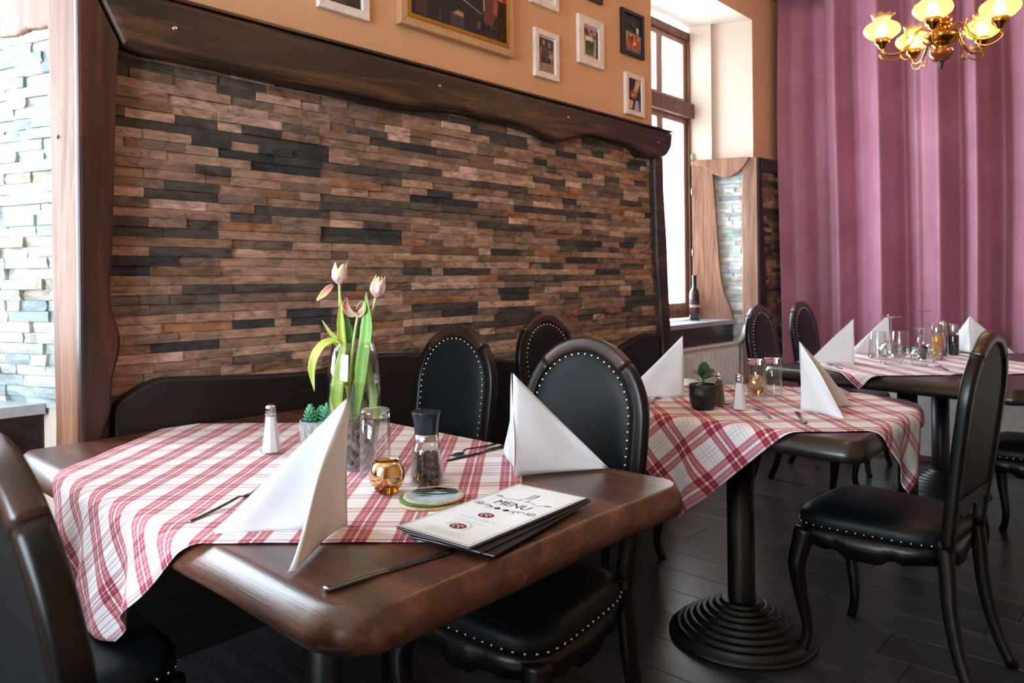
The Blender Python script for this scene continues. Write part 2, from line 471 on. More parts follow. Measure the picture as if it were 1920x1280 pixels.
# back wall: piers, lintels and parapets around two windows
def two_tone(bm, name, fix=True):
    bmesh.ops.recalc_face_normals(bm, faces=bm.faces)
    for f in bm.faces:
        f.normal_update()
        c = f.calc_center_median()
        f.material_index = 1 if (c.y > YW + 0.03) else 0
    o = bmo(name, bm, [MT['orange'], MT['cream']], None, False, False); o['kind'] = 'structure'; return o
bm = bmesh.new()
add_prism(bm, [(C1.x, YW), (3.98, YW), (4.13, 2.92), (4.13, 3.1), (e1.x, 3.1), (e1.x, 2.92)], 0, H_CEIL)
add_prism(bm, [(3.98, YW), (5.40, YW), (5.24, 3.1), (4.13, 3.1)], 3.17, H_CEIL)
add_prism(bm, [(4.0, 2.66), (5.33, 2.66), (5.24, 3.1), (4.13, 3.1)], 0, 0.86)
add_prism(bm, [(-2.7, YW), (-0.45, YW), (-0.30, 2.92), (-0.30, 3.1), (-2.7, 3.1)], 0, H_CEIL)
add_prism(bm, [(-0.45, YW), (C1.x, YW), (e1.x, 3.1), (-0.30, 3.1)], 3.17, H_CEIL)
add_prism(bm, [(-0.42, 2.66), (0.70, 2.66), (e1.x, 3.1), (-0.30, 3.1)], 0, 0.83)
wall_back = two_tone(bm, 'wall_back')
bm = bmesh.new()
add_prism(bm, [(C2.x, YW), (6.2, YW), (6.2, 3.1), (e2.x, 3.1), (e2.x, 2.92)], 0, H_CEIL)
wall_right = two_tone(bm, 'wall_right')
# shallow rebate beside the window frame
p0, p1 = reveal_pt(C2, 0.30, 0), reveal_pt(C2, 0.30, 0, 0.035); p2 = reveal_pt(C2, T_WIN, 0, 0.035); p3 = reveal_pt(C2, T_WIN, 0)
bm = bmesh.new(); add_prism(bm, [(p.x, p.y) for p in (p0, p1, p2, p3)], 2.13, 3.17)
bmo('reveal_rebate', bm, MT['cream'], wall_right)
box('wall_far', 6.02, 6.2, -3.4, YW, 0, H_CEIL, MT['orange'])['kind'] = 'structure'
bm = bmesh.new()
for a in ((-2.7, -2.6, -3.4, -0.4, 0, H_CEIL), (-2.7, -2.6, 2.2, YW, 0, H_CEIL), (-2.7, -2.6, -0.4, 2.2, 0, 0.9), (-2.7, -2.6, -0.4, 2.2, 2.9, H_CEIL)): add_box(bm, *a)
bmo('wall_left', bm, MT['orange'])['kind'] = 'structure'
box('wall_front', -2.7, 6.2, -3.5, -3.4, 0, H_CEIL, MT['orange'])['kind'] = 'structure'
box('ceiling', -2.7, 6.2, -3.5, 3.1, H_CEIL, H_CEIL + 0.1, MT['ceil'])['kind'] = 'structure'

# windows
frame_wood = wood('window_frame_wood', srgb(86, 52, 40), srgb(116, 74, 58), srgb(140, 96, 78), 2, 0.45)
sash_wood = wood('window_sash_wood', srgb(150, 118, 100), srgb(176, 146, 128), srgb(196, 170, 154), 2, 0.4)
def window(name, x0, x1, z0, z1, zt, meet=0.5):
    w = bpy.data.objects.new(name, None); C.objects.link(w); w['kind'] = 'structure'; w.location = ((x0 + x1) / 2, 2.95, z0)
    def piece(nm, a, b, y0, y1, c, d, mat, par=w, bev=0.004):
        o = box(nm, a, b, y0, y1, c, d, mat, None, bev); o.parent = par
        o.matrix_parent_inverse = Matrix.Translation(w.location).inverted() if par is w else par.matrix_parent_inverse.copy()
        return o
    for a, b in ((x0, x0 + 0.055), (x1 - 0.055, x1)): piece('jamb', a, b, 2.90, 2.99, z0, z1, frame_wood)
    piece('head_rail', x0, x1, 2.90, 2.99, z1 - 0.055, z1, frame_wood)
    piece('bottom_rail', x0, x1, 2.89, 2.99, z0, z0 + 0.07, frame_wood)
    piece('transom', x0, x1, 2.87, 2.99, zt - 0.055, zt + 0.055, frame_wood)
    xm = x0 + (x1 - x0) * meet
    for sx0, sx1 in ((x0 + 0.055, xm), (xm, x1 - 0.055)):
        for c, d in ((z0 + 0.07, zt - 0.055), (zt + 0.055, z1 - 0.055)):
            s = bmesh.new(); wd = 0.042
            for q in ((sx0, sx0 + wd, c, d), (sx1 - wd, sx1, c, d), (sx0 + wd, sx1 - wd, c, c + wd), (sx0 + wd, sx1 - wd, d - wd, d)):
                add_box(s, q[0], q[1], 2.925, 2.97, q[2], q[3], 0.003)
            so = bmo('sash', s, sash_wood, w); so.matrix_parent_inverse = Matrix.Translation(w.location).inverted()
            pn = box('pane', sx0 + wd, sx1 - wd, 2.946, 2.950, c + wd, d - wd, MT['pane'], so)
    for zz in (zt - 0.35, zt - 0.62, z0 + 0.5):
        tube('hinge', [(x1 - 0.05, 2.885, zz - 0.03), (x1 - 0.05, 2.885, zz + 0.03)], 0.007, MT['steel'], w).matrix_parent_inverse = Matrix.Translation(w.location).inverted()
    return w
window('window_1', -0.30, 0.61, 0.86, 3.17, 2.51)
window('window_2', 4.13, 5.245, 0.92, 3.12, 2.51, 0.605)
wl = bpy.data.objects.new('window_3', None); C.objects.link(wl); wl['kind'] = 'structure'; wl.location = (-2.65, 0.9, 0.9)
s = bmesh.new()
for q in ((-0.4, -0.34, 0.9, 2.9), (2.14, 2.2, 0.9, 2.9), (0.87, 0.93, 0.9, 2.9), (-0.4, 2.2, 0.9, 0.97), (-0.4, 2.2, 2.83, 2.9), (-0.4, 2.2, 2.3, 2.36)):
    add_box(s, -2.69, -2.61, q[0], q[1], q[2], q[3], 0.004)
fo = bmo('window_frame', s, frame_wood, wl); fo.matrix_parent_inverse = Matrix.Translation(wl.location).inverted()
po = box('pane', -2.652, -2.648, -0.35, 2.15, 0.95, 2.85, MT['pane'], wl); po.matrix_parent_inverse = Matrix.Translation(wl.location).inverted()

# ------------------------------------------------------------------ stone cladding
PAL = [(srgb(148, 118, 102), 5), (srgb(166, 134, 116), 4), (srgb(138, 110, 95), 7), (srgb(116, 95, 83), 7), (srgb(92, 79, 70), 5),
       (srgb(66, 60, 57), 4), (srgb(46, 48, 50), 3), (srgb(140, 96, 70), 2), (srgb(116, 88, 68), 3), (srgb(176, 146, 134), 2)]
PALW = [p for p, w in PAL for _ in range(w)]
DAYLIT = [srgb(200, 208, 206), srgb(214, 216, 214), srgb(182, 194, 196), srgb(206, 200, 194), srgb(190, 204, 198), srgb(220, 222, 224), srgb(160, 172, 178), srgb(196, 186, 172)]  # daylight is painted into these reveal stone colours
def stone_bm(bm, a0, a1, z0, z1, P, depth, rr, rough):
    """one split stone: P(a, z, off) gives the world point"""
    na = 4 if a1 - a0 > 0.09 else 3; nz = 3
    g = []
    for j in range(nz):
        row = []
        for i in range(na):
            a = a0 + (a1 - a0) * i / (na - 1); z = z0 + (z1 - z0) * j / (nz - 1)
            d = depth + rr.uniform(-rough, rough)
            if i in (0, na - 1) or j in (0, nz - 1): d -= rough * 0.6
            row.append(bm.verts.new(P(a, z, d)))
        g.append(row)
    fs = []
    for j in range(nz - 1):
        for i in range(na - 1): fs.append(bm.faces.new((g[j][i], g[j][i + 1], g[j + 1][i + 1], g[j + 1][i])))
    edge = g[0] + [g[j][-1] for j in range(1, nz)] + g[-1][-2::-1] + [g[j][0] for j in range(nz - 2, 0, -1)]
    co = [(a0 + (a1 - a0) * i / (na - 1), z0) for i in range(na)] + [(a1, z0 + (z1 - z0) * j / (nz - 1)) for j in range(1, nz)] + [(a0 + (a1 - a0) * i / (na - 1), z1) for i in range(na - 2, -1, -1)] + [(a0, z0 + (z1 - z0) * j / (nz - 1)) for j in range(nz - 2, 0, -1)]
    bk = [bm.verts.new(P(a, z, 0.0)) for a, z in co]
    n = len(edge)
    for i in range(n): bm.faces.new((edge[i], bk[i], bk[(i + 1) % n], edge[(i + 1) % n]))
def cladding(P, parent, a0, a1, z0, z1, rowh, panel, limit, mat, pal, lo, hi, rough, seed, shift=0.045, clip=None, key=None):
    rr = random.Random(seed); L = []; blk = {}
    rows = int((z1 - z0) / rowh)
    for r in range(rows):
        zz0 = z0 + r * rowh; off = shift if (r // 2) % 2 else 0.0
        k = -1
        while a0 + k * panel < a1:
            s0 = a0 + k * panel + off; s1 = s0 + panel; k += 1
            cuts = [s0, s1]; q = rr.random()
            if q < 0.45: cuts.append(s0 + panel * rr.uniform(0.3, 0.7))
            elif q < 0.8: cuts += [s0 + panel * rr.uniform(0.2, 0.42), s0 + panel * rr.uniform(0.55, 0.8)]
            cuts.sort()
            base = blk[k] if (r % 2 and k in blk) else rr.choice(pal); blk[k] = base
            for b0, b1 in zip(cuts, cuts[1:]):
                x0, x1 = max(b0, a0), min(b1, a1)
                if x1 - x0 < 0.012: continue
                if clip and not clip((x0 + x1) / 2, zz0 + rowh / 2): continue
                col = rr.choice(pal) if rr.random() < 0.62 else base
                f = rr.uniform(0.82, 1.15)
                L.append((x0, x1, zz0, zz0 + rowh, rr.uniform(lo, hi), tuple(min(1, c * f) for c in col[:3]) + (1,), rr.random()))
    L.sort(key=(key or (lambda s: s[0])))
    g = 0.0007
    for s in L[:limit]:
        bm = bmesh.new(); stone_bm(bm, s[0] + g, s[1] - g, s[2] + g, s[3] - g, P, s[4], rr, rough)
        o = bmo('stone', bm, mat, parent); set_tint(o, s[5])
    rest = L[limit:]
    if rest:
        bm = bmesh.new(); cols = []
        for s in rest:
            n0 = len(bm.verts); stone_bm(bm, s[0] + g, s[1] - g, s[2] + g, s[3] - g, P, s[4], rr, rough)
            cols += [s[5]] * (len(bm.verts) - n0)
        o = bmo('stone_cladding', bm, mat, parent); o['kind'] = 'stuff'; set_tint(o, cols)
box('stone_backing', 0.80, 3.97, YW - 0.004, YW + 0.01, 0.70, 2.06, MT['mortar'], wall_back)
cladding(lambda a, z, d: Vector((a, YW - 0.003 - d, z)), wall_back, 0.80, 3.98, 0.748, 2.055, 0.0311, 0.40, 298, MT['stone'], PALW, 0.006, 0.017, 0.0016, 11)
trim_near = plate('wall_near_reveal', [(0.0, 0.0), (T_WIN, 0.0), (T_WIN, 3.17), (0.0, 3.17)], reveal_pt(C1, 0, 0, 0.0), D, (0, 0, 1), (-0.940, -0.342, 0), 0.004, MT['cream'], None, 0)
trim_near['kind'] = 'structure'; trim_near.name = 'wall_reveal'
cladding(lambda a, z, d: reveal_pt(C1, a, z, 0.004 + d), trim_near, 0.0, T_WIN, 0.842, 2.06, 0.0330, 0.30, 300, MT['stone_lit'], DAYLIT, 0.008, 0.026, 0.004, 21)
cladding(lambda a, z, d: reveal_pt(C2, a, z, 0.003 + d), wall_right, 0.05, 0.34, 0.60, 2.08, 0.0311, 0.24, 150, MT['stone_lit'], DAYLIT, 0.006, 0.018, 0.003, 31)
cladding(lambda a, z, d: Vector((a, YW - 0.003 - d, z)), wall_right, 5.45, 6.0, 0.30, 2.06, 0.0311, 0.40, 0, MT['stone'], PALW, 0.006, 0.016, 0.0016, 41)

# ------------------------------------------------------------------ timber framing
def th_at(o, loc):
    """give a world-built thing a sensible origin"""
    o.data.transform(Matrix.Translation(-Vector(loc))); o.location = loc; return o
t = thing('timber_post', 'thick red brown corner post with wavy edge, left end of the stone panel', 'post', (0.80, YW, 0.0))
inv = lambda par: Matrix.Translation(par.location).inverted()
edge = [(0.876, 2.10), (0.868, 1.94), (0.862, 1.761), (0.856, 1.597), (0.848, 1.354), (0.840, 1.22), (0.842, 1.16), (0.856, 1.105), (0.866, 1.061), (0.864, 1.013), (0.850, 0.96), (0.842, 0.917), (0.838, 0.838), (0.816, 0.769), (0.800, 0.60), (0.80, 0.0)]
E1 = [(p.x, p.y) for p in spline([(x, z, 0) for x, z in edge], 3)]
o = plate('face_board', [(0.746, 0.0), (0.746, 2.125), (0.776, 2.125), (0.864, 1.950)] + [(x - 0.008, z) for x, z in E1 if z < 1.94], (0, YW, 0), (1, 0, 0), (0, 0, 1), (0, -1, 0), 0.080, MT['post'], t, 0.010); o.matrix_parent_inverse = inv(t)
S = [(-0.056, 0.0)] + [(0.066 + wav(z, 2.0, 0.006), z) for z in [2.125 * i / 24 for i in range(25)]] + [(-0.056, 2.125)]
o = plate('side_board', S, reveal_pt(C1, 0, 0, 0.0), D, (0, 0, 1), (-0.940, -0.342, 0), 0.040, MT['board'], t, 0.006); o.matrix_parent_inverse = inv(t)
bm = bmesh.new(); add_lathe(bm, [(0.0, 0.004), (0.006, 0.003), (0.007, 0.0)], 10)
bmesh.ops.transform(bm, matrix=Matrix.Translation(reveal_pt(C1, 0.035, 1.66, 0.040)) @ Matrix.Rotation(R(-90), 4, 'Y') , verts=bm.verts)
o = bmo('screw_head', bm, MT['steel'], t); o.matrix_parent_inverse = inv(t)

low = [(0.874, 1.948), (0.948, 1.939), (1.031, 1.940), (1.192, 1.939), (1.349, 1.936), (1.521, 1.934), (1.711, 1.934), (1.865, 1.934), (1.975, 1.937), (2.152, 1.958), (2.31, 1.969), (2.481, 1.965), (2.702, 1.959), (2.862, 1.941), (2.945, 1.924), (3.076, 1.95), (3.214, 1.988), (3.31, 2.001), (3.46, 1.999), (3.618, 1.989), (3.728, 1.955), (3.80, 1.940), (3.931, 1.952), (4.03, 1.975), (4.085, 2.03), (4.10, 2.09)]
LO = [(p.x, p.y) for p in spline([(x, z, 0) for x, z in low], 3)]
t = thing('timber_beam', 'long dark live-edge beam across the top of the stone panel', 'beam', (2.4, YW, 2.0))
o = plate('beam_body', LO + [(4.10, 2.125), (0.786, 2.125)], (0, YW, 0), (1, 0, 0), (0, 0, 1), (0, -1, 0), 0.078, MT['beam'], t, 0.024, seg=3); o.matrix_parent_inverse = inv(t)
bm = bmesh.new(); add_box(bm, 0.80, 4.10, YW - 0.074, YW, 2.126, 2.138, 0.003)
o = bmo('top_ledge', bm, MT['chair_crest'], t); o.matrix_parent_inverse = inv(t)
bm = bmesh.new()
for x, z in ((1.03, 2.035), (2.16, 2.06), (3.05, 2.06), (3.93, 2.045)):
    add_lathe(bm, [(0, 0.004), (0.006, 0.003), (0.008, 0.0)], 8)
    bmesh.ops.transform(bm, matrix=Matrix.Translation((x, YW - 0.078, z)) @ Matrix.Rotation(R(90), 4, 'X'), verts=bm.verts[-17:])
o = bmo('screw_head', bm, MT['steel'], t); o.matrix_parent_inverse = inv(t)
bm = bmesh.new(); add_lathe(bm, [(0.0, 0.0), (0.012, 0.0), (0.016, 0.002), (0.019, 0.0)], 12)
bmesh.ops.transform(bm, matrix=Matrix.Translation((4.03, YW - 0.0785, 2.065)) @ Matrix.Rotation(R(90), 4, 'X') @ Matrix.Diagonal((1, 1.3, 1, 1)), verts=bm.verts)
o = bmo('knot', bm, MT['ink'], t); o.matrix_parent_inverse = inv(t)

t = thing('timber_upright', 'dark rounded upright at the right end of the stone panel beside the window', 'post', (4.0, YW, 0.0))
V = []
inner = [(3.915, 1.96), (3.925, 1.7), (3.935, 1.45), (3.945, 1.25), (3.965, 1.1), (3.975, 0.97), (3.99, 0.85), (4.0, 0.5), (4.0, 0.0)]
outer = [(4.085, 0.0), (4.085, 0.6), (4.08, 0.85), (4.075, 0.97), (4.065, 1.1), (4.055, 1.25), (4.045, 1.45), (4.02, 1.7), (4.0, 1.96)]
o = plate('face_board', inner + outer, (0, YW, 0), (1, 0, 0), (0, 0, 1), (0, -1, 0), 0.065, MT['beam'], t, 0.018, seg=3); o.matrix_parent_inverse = inv(t)
top = [(0.845, 0.830), (0.853, 0.850), (0.87, 0.868), (0.907, 0.889), (0.955, 0.912), (1.004, 0.920), (1.163, 0.908), (1.317, 0.896), (1.553, 0.888), (1.70, 0.905), (1.834, 0.925), (1.959, 0.922), (2.25, 0.89), (2.528, 0.852), (2.65, 0.832), (3.0, 0.80), (3.3, 0.80), (3.566, 0.836), (3.704, 0.872), (3.83, 0.893), (3.93, 0.885), (3.962, 0.875)]
TP = [(p.x, p.y) for p in spline([(x, z, 0) for x, z in top], 3)]
t = thing('base_board', 'broad black brown live-edge board along the bottom of the stone panel', 'board', (2.4, YW, 0.5))
o = plate('board_body', TP[::-1] + [(0.845, 0.40), (3.962, 0.40)], (0, YW, 0), (1, 0, 0), (0, 0, 1), (0, -1, 0), 0.055, MT['base'], t, 0.012); o.matrix_parent_inverse = inv(t)
o = box('baseboard_back', 0.76, 4.0, YW - 0.03, YW, 0.0, 0.40, MT['base']); o['kind'] = 'structure'

t = thing('timber_lintel', 'weathered wooden bar above the bright stones left of the corner post', 'beam', tuple(reveal_pt(C1, 0.25, 2.05)))
S = [(0.03, 2.125), (T_WIN, 2.125)] + [(x, 1.995 + wav(x * 9, 4.0, 0.006)) for x in [T_WIN - i * (T_WIN - 0.05) / 14 for i in range(15)]]
o = plate('bar', S, reveal_pt(C1, 0, 0), D, (0, 0, 1), (-0.940, -0.342, 0), 0.036, MT['board'], t, 0.008); o.matrix_parent_inverse = inv(t)
# timber round the far window reveal
t = thing('reveal_timber', 'timber surround of the bright stone strip right of the window', 'frame', tuple(reveal_pt(C2, 0.25, 0.9)))
B1 = [(0.452, 0.90), (0.452, 2.10), (0.30, 2.10), (0.285, 1.95), (0.272, 1.75), (0.262, 1.55), (0.250, 1.35), (0.235, 1.2), (0.205, 1.08), (0.168, 0.99), (0.150, 0.90)]
o = plate('wide_board', B1, reveal_pt(C2, 0, 0), D, (0, 0, 1), (-0.940, -0.342, 0), 0.055, MT['board'], t, 0.007); o.matrix_parent_inverse = inv(t)
B2 = [(-0.03, 0.0), (0.085, 0.0), (0.080, 0.9), (0.088, 1.1), (0.082, 1.4), (0.090, 1.6), (0.084, 1.9), (0.076, 2.125), (-0.03, 2.125)]
o = plate('corner_board', B2, reveal_pt(C2, 0, 0), D, (0, 0, 1), (-0.940, -0.342, 0), 0.045, MT['board'], t, 0.006); o.matrix_parent_inverse = inv(t)
B3 = [(0.455, 2.128), (0.02, 2.128), (0.06, 2.06), (0.10, 2.02), (0.16, 1.985), (0.22, 1.985), (0.29, 2.015), (0.335, 2.06), (0.36, 2.075), (0.455, 2.085)]
o = plate('top_board', B3, reveal_pt(C2, 0, 0, 0.01), D, (0, 0, 1), (-0.940, -0.342, 0), 0.058, MT['board'], t, 0.007); o.matrix_parent_inverse = inv(t)
t = thing('pier_timber', 'dark timber edging of the narrow stone pier beside the curtain', 'frame', (5.6, YW, 0))
o = plate('upright', [(5.392, 0.0), (5.392, 2.125), (5.47, 2.125), (5.45, 1.95), (5.47, 1.7), (5.50, 1.4), (5.52, 1.1), (5.53, 0.8), (5.53, 0)], (0, YW, 0), (1, 0, 0), (0, 0, 1), (0, -1, 0), 0.045, MT['base'], t, 0.006); o.matrix_parent_inverse = inv(t)
o = plate('top_bar', [(5.42, 2.127), (5.98, 2.138), (5.98, 2.04), (5.8, 2.035), (5.6, 2.03), (5.45, 2.02)], (0, YW, 0), (1, 0, 0), (0, 0, 1), (0, -1, 0), 0.055, MT['base'], t, 0.006); o.matrix_parent_inverse = inv(t)

# sills, radiators
def sill(x0, x1, z, label, xa, xb):
    t = thing('window_sill', label, 'sill', ((x0 + x1) / 2, 2.72, z - 0.1))
    bm = bmesh.new(); add_prism(bm, [(x0, 2.60), (x1, 2.60), (xb, 2.92), (xa, 2.92)], z - 0.032, z)
    o = bmo('slab', bm, MT['sill'], t); o.matrix_parent_inverse = inv(t)
    o = box('apron', x0, x1, 2.622, 2.655, z - 0.165, z - 0.033, MT['table_dark'], t, 0.004); o.matrix_parent_inverse = inv(t)
    return t
sill(4.09, 5.335, 0.905, 'window sill slab with dark wooden apron above the white radiator', 4.14, 5.235)
sill(-0.40, 0.71, 0.858, 'window sill beside the bright stones left of the corner post', -0.29, 0.605)
box('baseboard_niche', -0.40, 0.70, 2.63, 2.65, 0.0, 0.68, MT['base'])['kind'] = 'structure'
t = thing('radiator', 'white ribbed panel radiator below the window sill', 'radiator', (4.8, 2.60, 0.0))
bm = bmesh.new(); add_box(bm, 4.15, 5.33, 2.575, 2.62, 0.12, 0.725, 0.004)
o = bmo('panel', bm, MT['white_metal'], t); o.matrix_parent_inverse = inv(t)
bm = bmesh.new()
for i in range(32): add_box(bm, 4.175 + i * 0.036, 4.193 + i * 0.036, 2.566, 2.576, 0.16, 0.69, 0.004)
o = bmo('rib', bm, MT['white_metal'], t); o.matrix_parent_inverse = inv(t); o['kind'] = 'stuff'
o = box('top_grille', 4.14, 5.34, 2.56, 2.63, 0.724, 0.738, MT['white_metal'], t, 0.003); o.matrix_parent_inverse = inv(t)
o = tube('valve', [(5.30, 2.56, 0.74), (5.30, 2.52, 0.80), (5.30, 2.50, 0.86)], 0.020, MT['white_metal'], t, 10); o.matrix_parent_inverse = inv(t)
for x in (4.3, 5.15):
    o = box('bracket', x, x + 0.03, 2.60, 2.65, 0.0, 0.2, MT['white_metal'], t, 0.002); o.matrix_parent_inverse = inv(t)

# low white box wall under the curtain
bm = bmesh.new(); add_box(bm, 5.470, 5.512, -1.4, 1.78, 0.0, 0.70, 0.004)
bmo('wall_parapet', bm, MT['white_metal'])['kind'] = 'structure'
box('baseboard_far', 5.458, 5.470, -1.4, 1.78, 0.0, 0.035, MT['board'])['kind'] = 'structure'

# ------------------------------------------------------------------ curtain
def curtain():
    seg = [(2.41, -.8), (2.33, -.2), (2.27, -.9), (2.14, .85), (1.985, -1.1), (1.90, .35), (1.82, .8), (1.665, -1.0), (1.54, .55), (1.455, -.35), (1.41, .9), (1.28, -1.1), (1.19, .9), (1.06, -1.0), (.945, .8), (.80, -.9), (.70, .8), (.56, -1.0), (.46, .7), (.32, -.9), (.22, .8), (.08, -1.0), (-.04, .8), (-.2, -.9), (-.3, .8), (-.5, -.8), (-.65, 0), (-.8, 0)]
    ys = [2.41 - i * 0.0085 for i in range(int(3.2 / 0.0085))]
    def slope(y):
        for (a, s), (b, _) in zip(seg, seg[1:]):
            if b < y <= a: return s
        return 0
    x = -0.05; X = []
    for y in ys:
        x -= slope(y) * 0.0085 * 1.75; x *= 0.988; X.append(x)
    X = [min(0.20, max(-0.20, a)) for a in X]
    for _ in range(3): X = [(X[max(i - 1, 0)] + X[i] * 2 + X[min(i + 1, len(X) - 1)]) / 4 for i in range(len(X))]
    X = [a + 0.004 * math.sin(y * 61) + 0.003 * math.sin(y * 97 + 1) for a, y in zip(X, ys)]
    zs = [0.06 + (3.40 - 0.06) * j / 28 for j in range(29)]
    V = []; F = []
    for j, z in enumerate(zs):
        k = 0.86 + 0.14 * (3.4 - z) / 3.1
        for i, y in enumerate(ys):
            V.append((5.74 + X[i] * k * 1.0 + 0.008 * math.sin(z * 2.2 + y * 5), y + 0.012 * math.sin(z * 1.3 + y * 2.0), z))
    n = len(ys)
    for j in range(len(zs) - 1):
        for i in range(n - 1): F.append((j * n + i, j * n + i + 1, (j + 1) * n + i + 1, (j + 1) * n + i))
    t = thing('curtain', 'long mauve linen curtain hanging in deep folds along the end wall', 'curtain', (5.74, 1.0, 0.06))
    o = pm('drape', V, F, MT['curtain'], t, True); o.matrix_parent_inverse = inv(t)
    sm = o.modifiers.new('thickness', 'SOLIDIFY'); sm.thickness = 0.003
    o = tube('curtain_rod', [(5.76, 2.46, 3.415), (5.76, -0.85, 3.415)], 0.014, MT['brass'], t); o.matrix_parent_inverse = inv(t)
curtain()
# ------------------------------------------------------------------ tables
TOP = 0.760
def rounded(x0, x1, y0, y1, r, k=6, wob=0.0, seed=0.0, step=0.06):
    """rounded rectangle outline, counter-clockwise; r: radii for (x1,y1) (x0,y1) (x0,y0) (x1,y0)"""
    P = []
    for (cx, cy, a0, rr) in ((x1 - r[0], y1 - r[0], 0, r[0]), (x0 + r[1], y1 - r[1], 90, r[1]), (x0 + r[2], y0 + r[2], 180, r[2]), (x1 - r[3], y0 + r[3], 270, r[3])):
        for i in range(k + 1):
            a = R(a0 + 90 * i / k); P.append((cx + rr * math.cos(a), cy + rr * math.sin(a)))
    Q = []
    n = len(P)
    for i in range(n):
        a, b = P[i], P[(i + 1) % n]; d = math.dist(a, b); m = max(1, int(d / step))
        for j in range(m): Q.append((a[0] + (b[0] - a[0]) * j / m, a[1] + (b[1] - a[1]) * j / m))
    if wob:
        cx, cy = (x0 + x1) / 2, (y0 + y1) / 2; W = []
        for x, y in Q:
            a = math.atan2(y - cy, x - cx); k_ = wob * (math.sin(3 * a + seed) + 0.7 * math.sin(7 * a + 2 * seed) + 0.5 * math.sin(13 * a + seed * 3))
            d = math.hypot(x - cx, y - cy); W.append((x + (x - cx) / d * k_, y + (y - cy) / d * k_))
        Q = W
    return Q
def inset_poly(P, d):
    n = len(P); out = []
    for i in range(n):
        a, b, c = Vector(P[i - 1]), Vector(P[i]), Vector(P[(i + 1) % n])
        t = (c - a).normalized(); nn = Vector((-t.y, t.x)); out.append(tuple(b + nn * d))
    return out
def tabletop(name, P, mat, parent, th=0.060, left=1.0, rest=0.45):
    bm = bmesh.new(); rings = []; W = [rest + (left - rest) * min(1.0, max(0.0, 100 * (a[0] - b[0])) ** 0.8) for a, b in zip(P, inset_poly(P, -0.01))]
    for d, z in ((0.042, 0.0), (0.032, -0.0016), (0.022, -0.009), (0.011, -0.020), (0.003, -0.034), (0.0, -0.046), (0.004, -th + 0.003), (0.014, -th - 0.004)):
        rings.append([bm.verts.new((x + (q[0] - x) * w, y + (q[1] - y) * w, TOP + z)) for (x, y), q, w in zip(P, inset_poly(P, d), W)])
    bm.faces.new(rings[0]); bm.faces.new(rings[-1][::-1]); n = len(P)
    for a, b in zip(rings, rings[1:]):
        for i in range(n): bm.faces.new((a[i], b[i], b[(i + 1) % n], a[(i + 1) % n]))
    o = bmo(name, bm, mat, parent, False)
    for p in o.data.polygons: p.use_smooth = len(p.vertices) == 4
    return o
def pedestal(parent, x, y):
    prof = [(0.0, 0.0), (0.238, 0.0), (0.244, 0.006), (0.242, 0.014), (0.234, 0.018)]
    for i in range(1, 9):
        r = 0.234 - i * 0.0215; z = 0.018 + 0.105 * (1 - ((8 - i) / 8) ** 1.15) * 0.98
        prof += [(r + 0.008, z - 0.006), (r + 0.0075, z + 0.002), (r + 0.002, z + 0.006), (r - 0.004, z + 0.004)]
    prof += [(0.047, prof[-1][1] + 0.004), (0.0, prof[-1][1] + 0.004)]
    lathe('base', prof, MT['iron'], parent, 56, (x, y, 0))
    zt = prof[-1][1]
    lathe('column', [(0.0455, zt - 0.004), (0.0455, TOP - 0.075), (0.0, TOP - 0.075)], MT['iron'], parent, 28, (x, y, 0))
    bm = bmesh.new()
    add_box(bm, x - 0.22, x + 0.22, y - 0.025, y + 0.025, TOP - 0.082, TOP - 0.060, 0.003); add_box(bm, x - 0.025, x + 0.025, y - 0.30, y + 0.30, TOP - 0.0815, TOP - 0.0605, 0.003)
    bmo('bracket', bm, MT['iron'], parent)
T1 = (0.572, 1.520, 0.847, 2.422)
t1 = thing('dining_table', 'nearest dark wooden table with thick rounded edge carrying the menus and tulip vase', 'table')
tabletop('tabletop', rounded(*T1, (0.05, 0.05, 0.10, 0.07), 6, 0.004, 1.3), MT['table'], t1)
pedestal(t1, 1.05, 1.62)
T2 = (2.165, 3.09, 0.700, 1.900)
t2 = thing('dining_table', 'second wooden table on a ringed iron pedestal, plaid corner hanging in front', 'table')
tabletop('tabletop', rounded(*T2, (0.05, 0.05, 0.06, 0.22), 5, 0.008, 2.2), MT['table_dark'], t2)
pedestal(t2, 2.40, 1.16)
RZ3 = R(-9.0); c3 = Vector((4.46, 0.98, 0))
T3 = (-0.84, 0.84, -0.60, 0.58)
t3 = thing('dining_table', 'far dark table below the chandelier, set with upside-down wine glasses', 'table', tuple(c3), RZ3)
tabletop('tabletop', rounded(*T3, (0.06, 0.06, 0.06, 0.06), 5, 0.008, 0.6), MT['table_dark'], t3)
def loc3(x, y):
    v = Matrix.Rotation(-RZ3, 3, 'Z') @ (Vector((x, y, 0)) - c3); return v.x, v.y
pedestal(t3, *loc3(4.04, 1.07)); pedestal(t3, *loc3(4.76, 1.09))

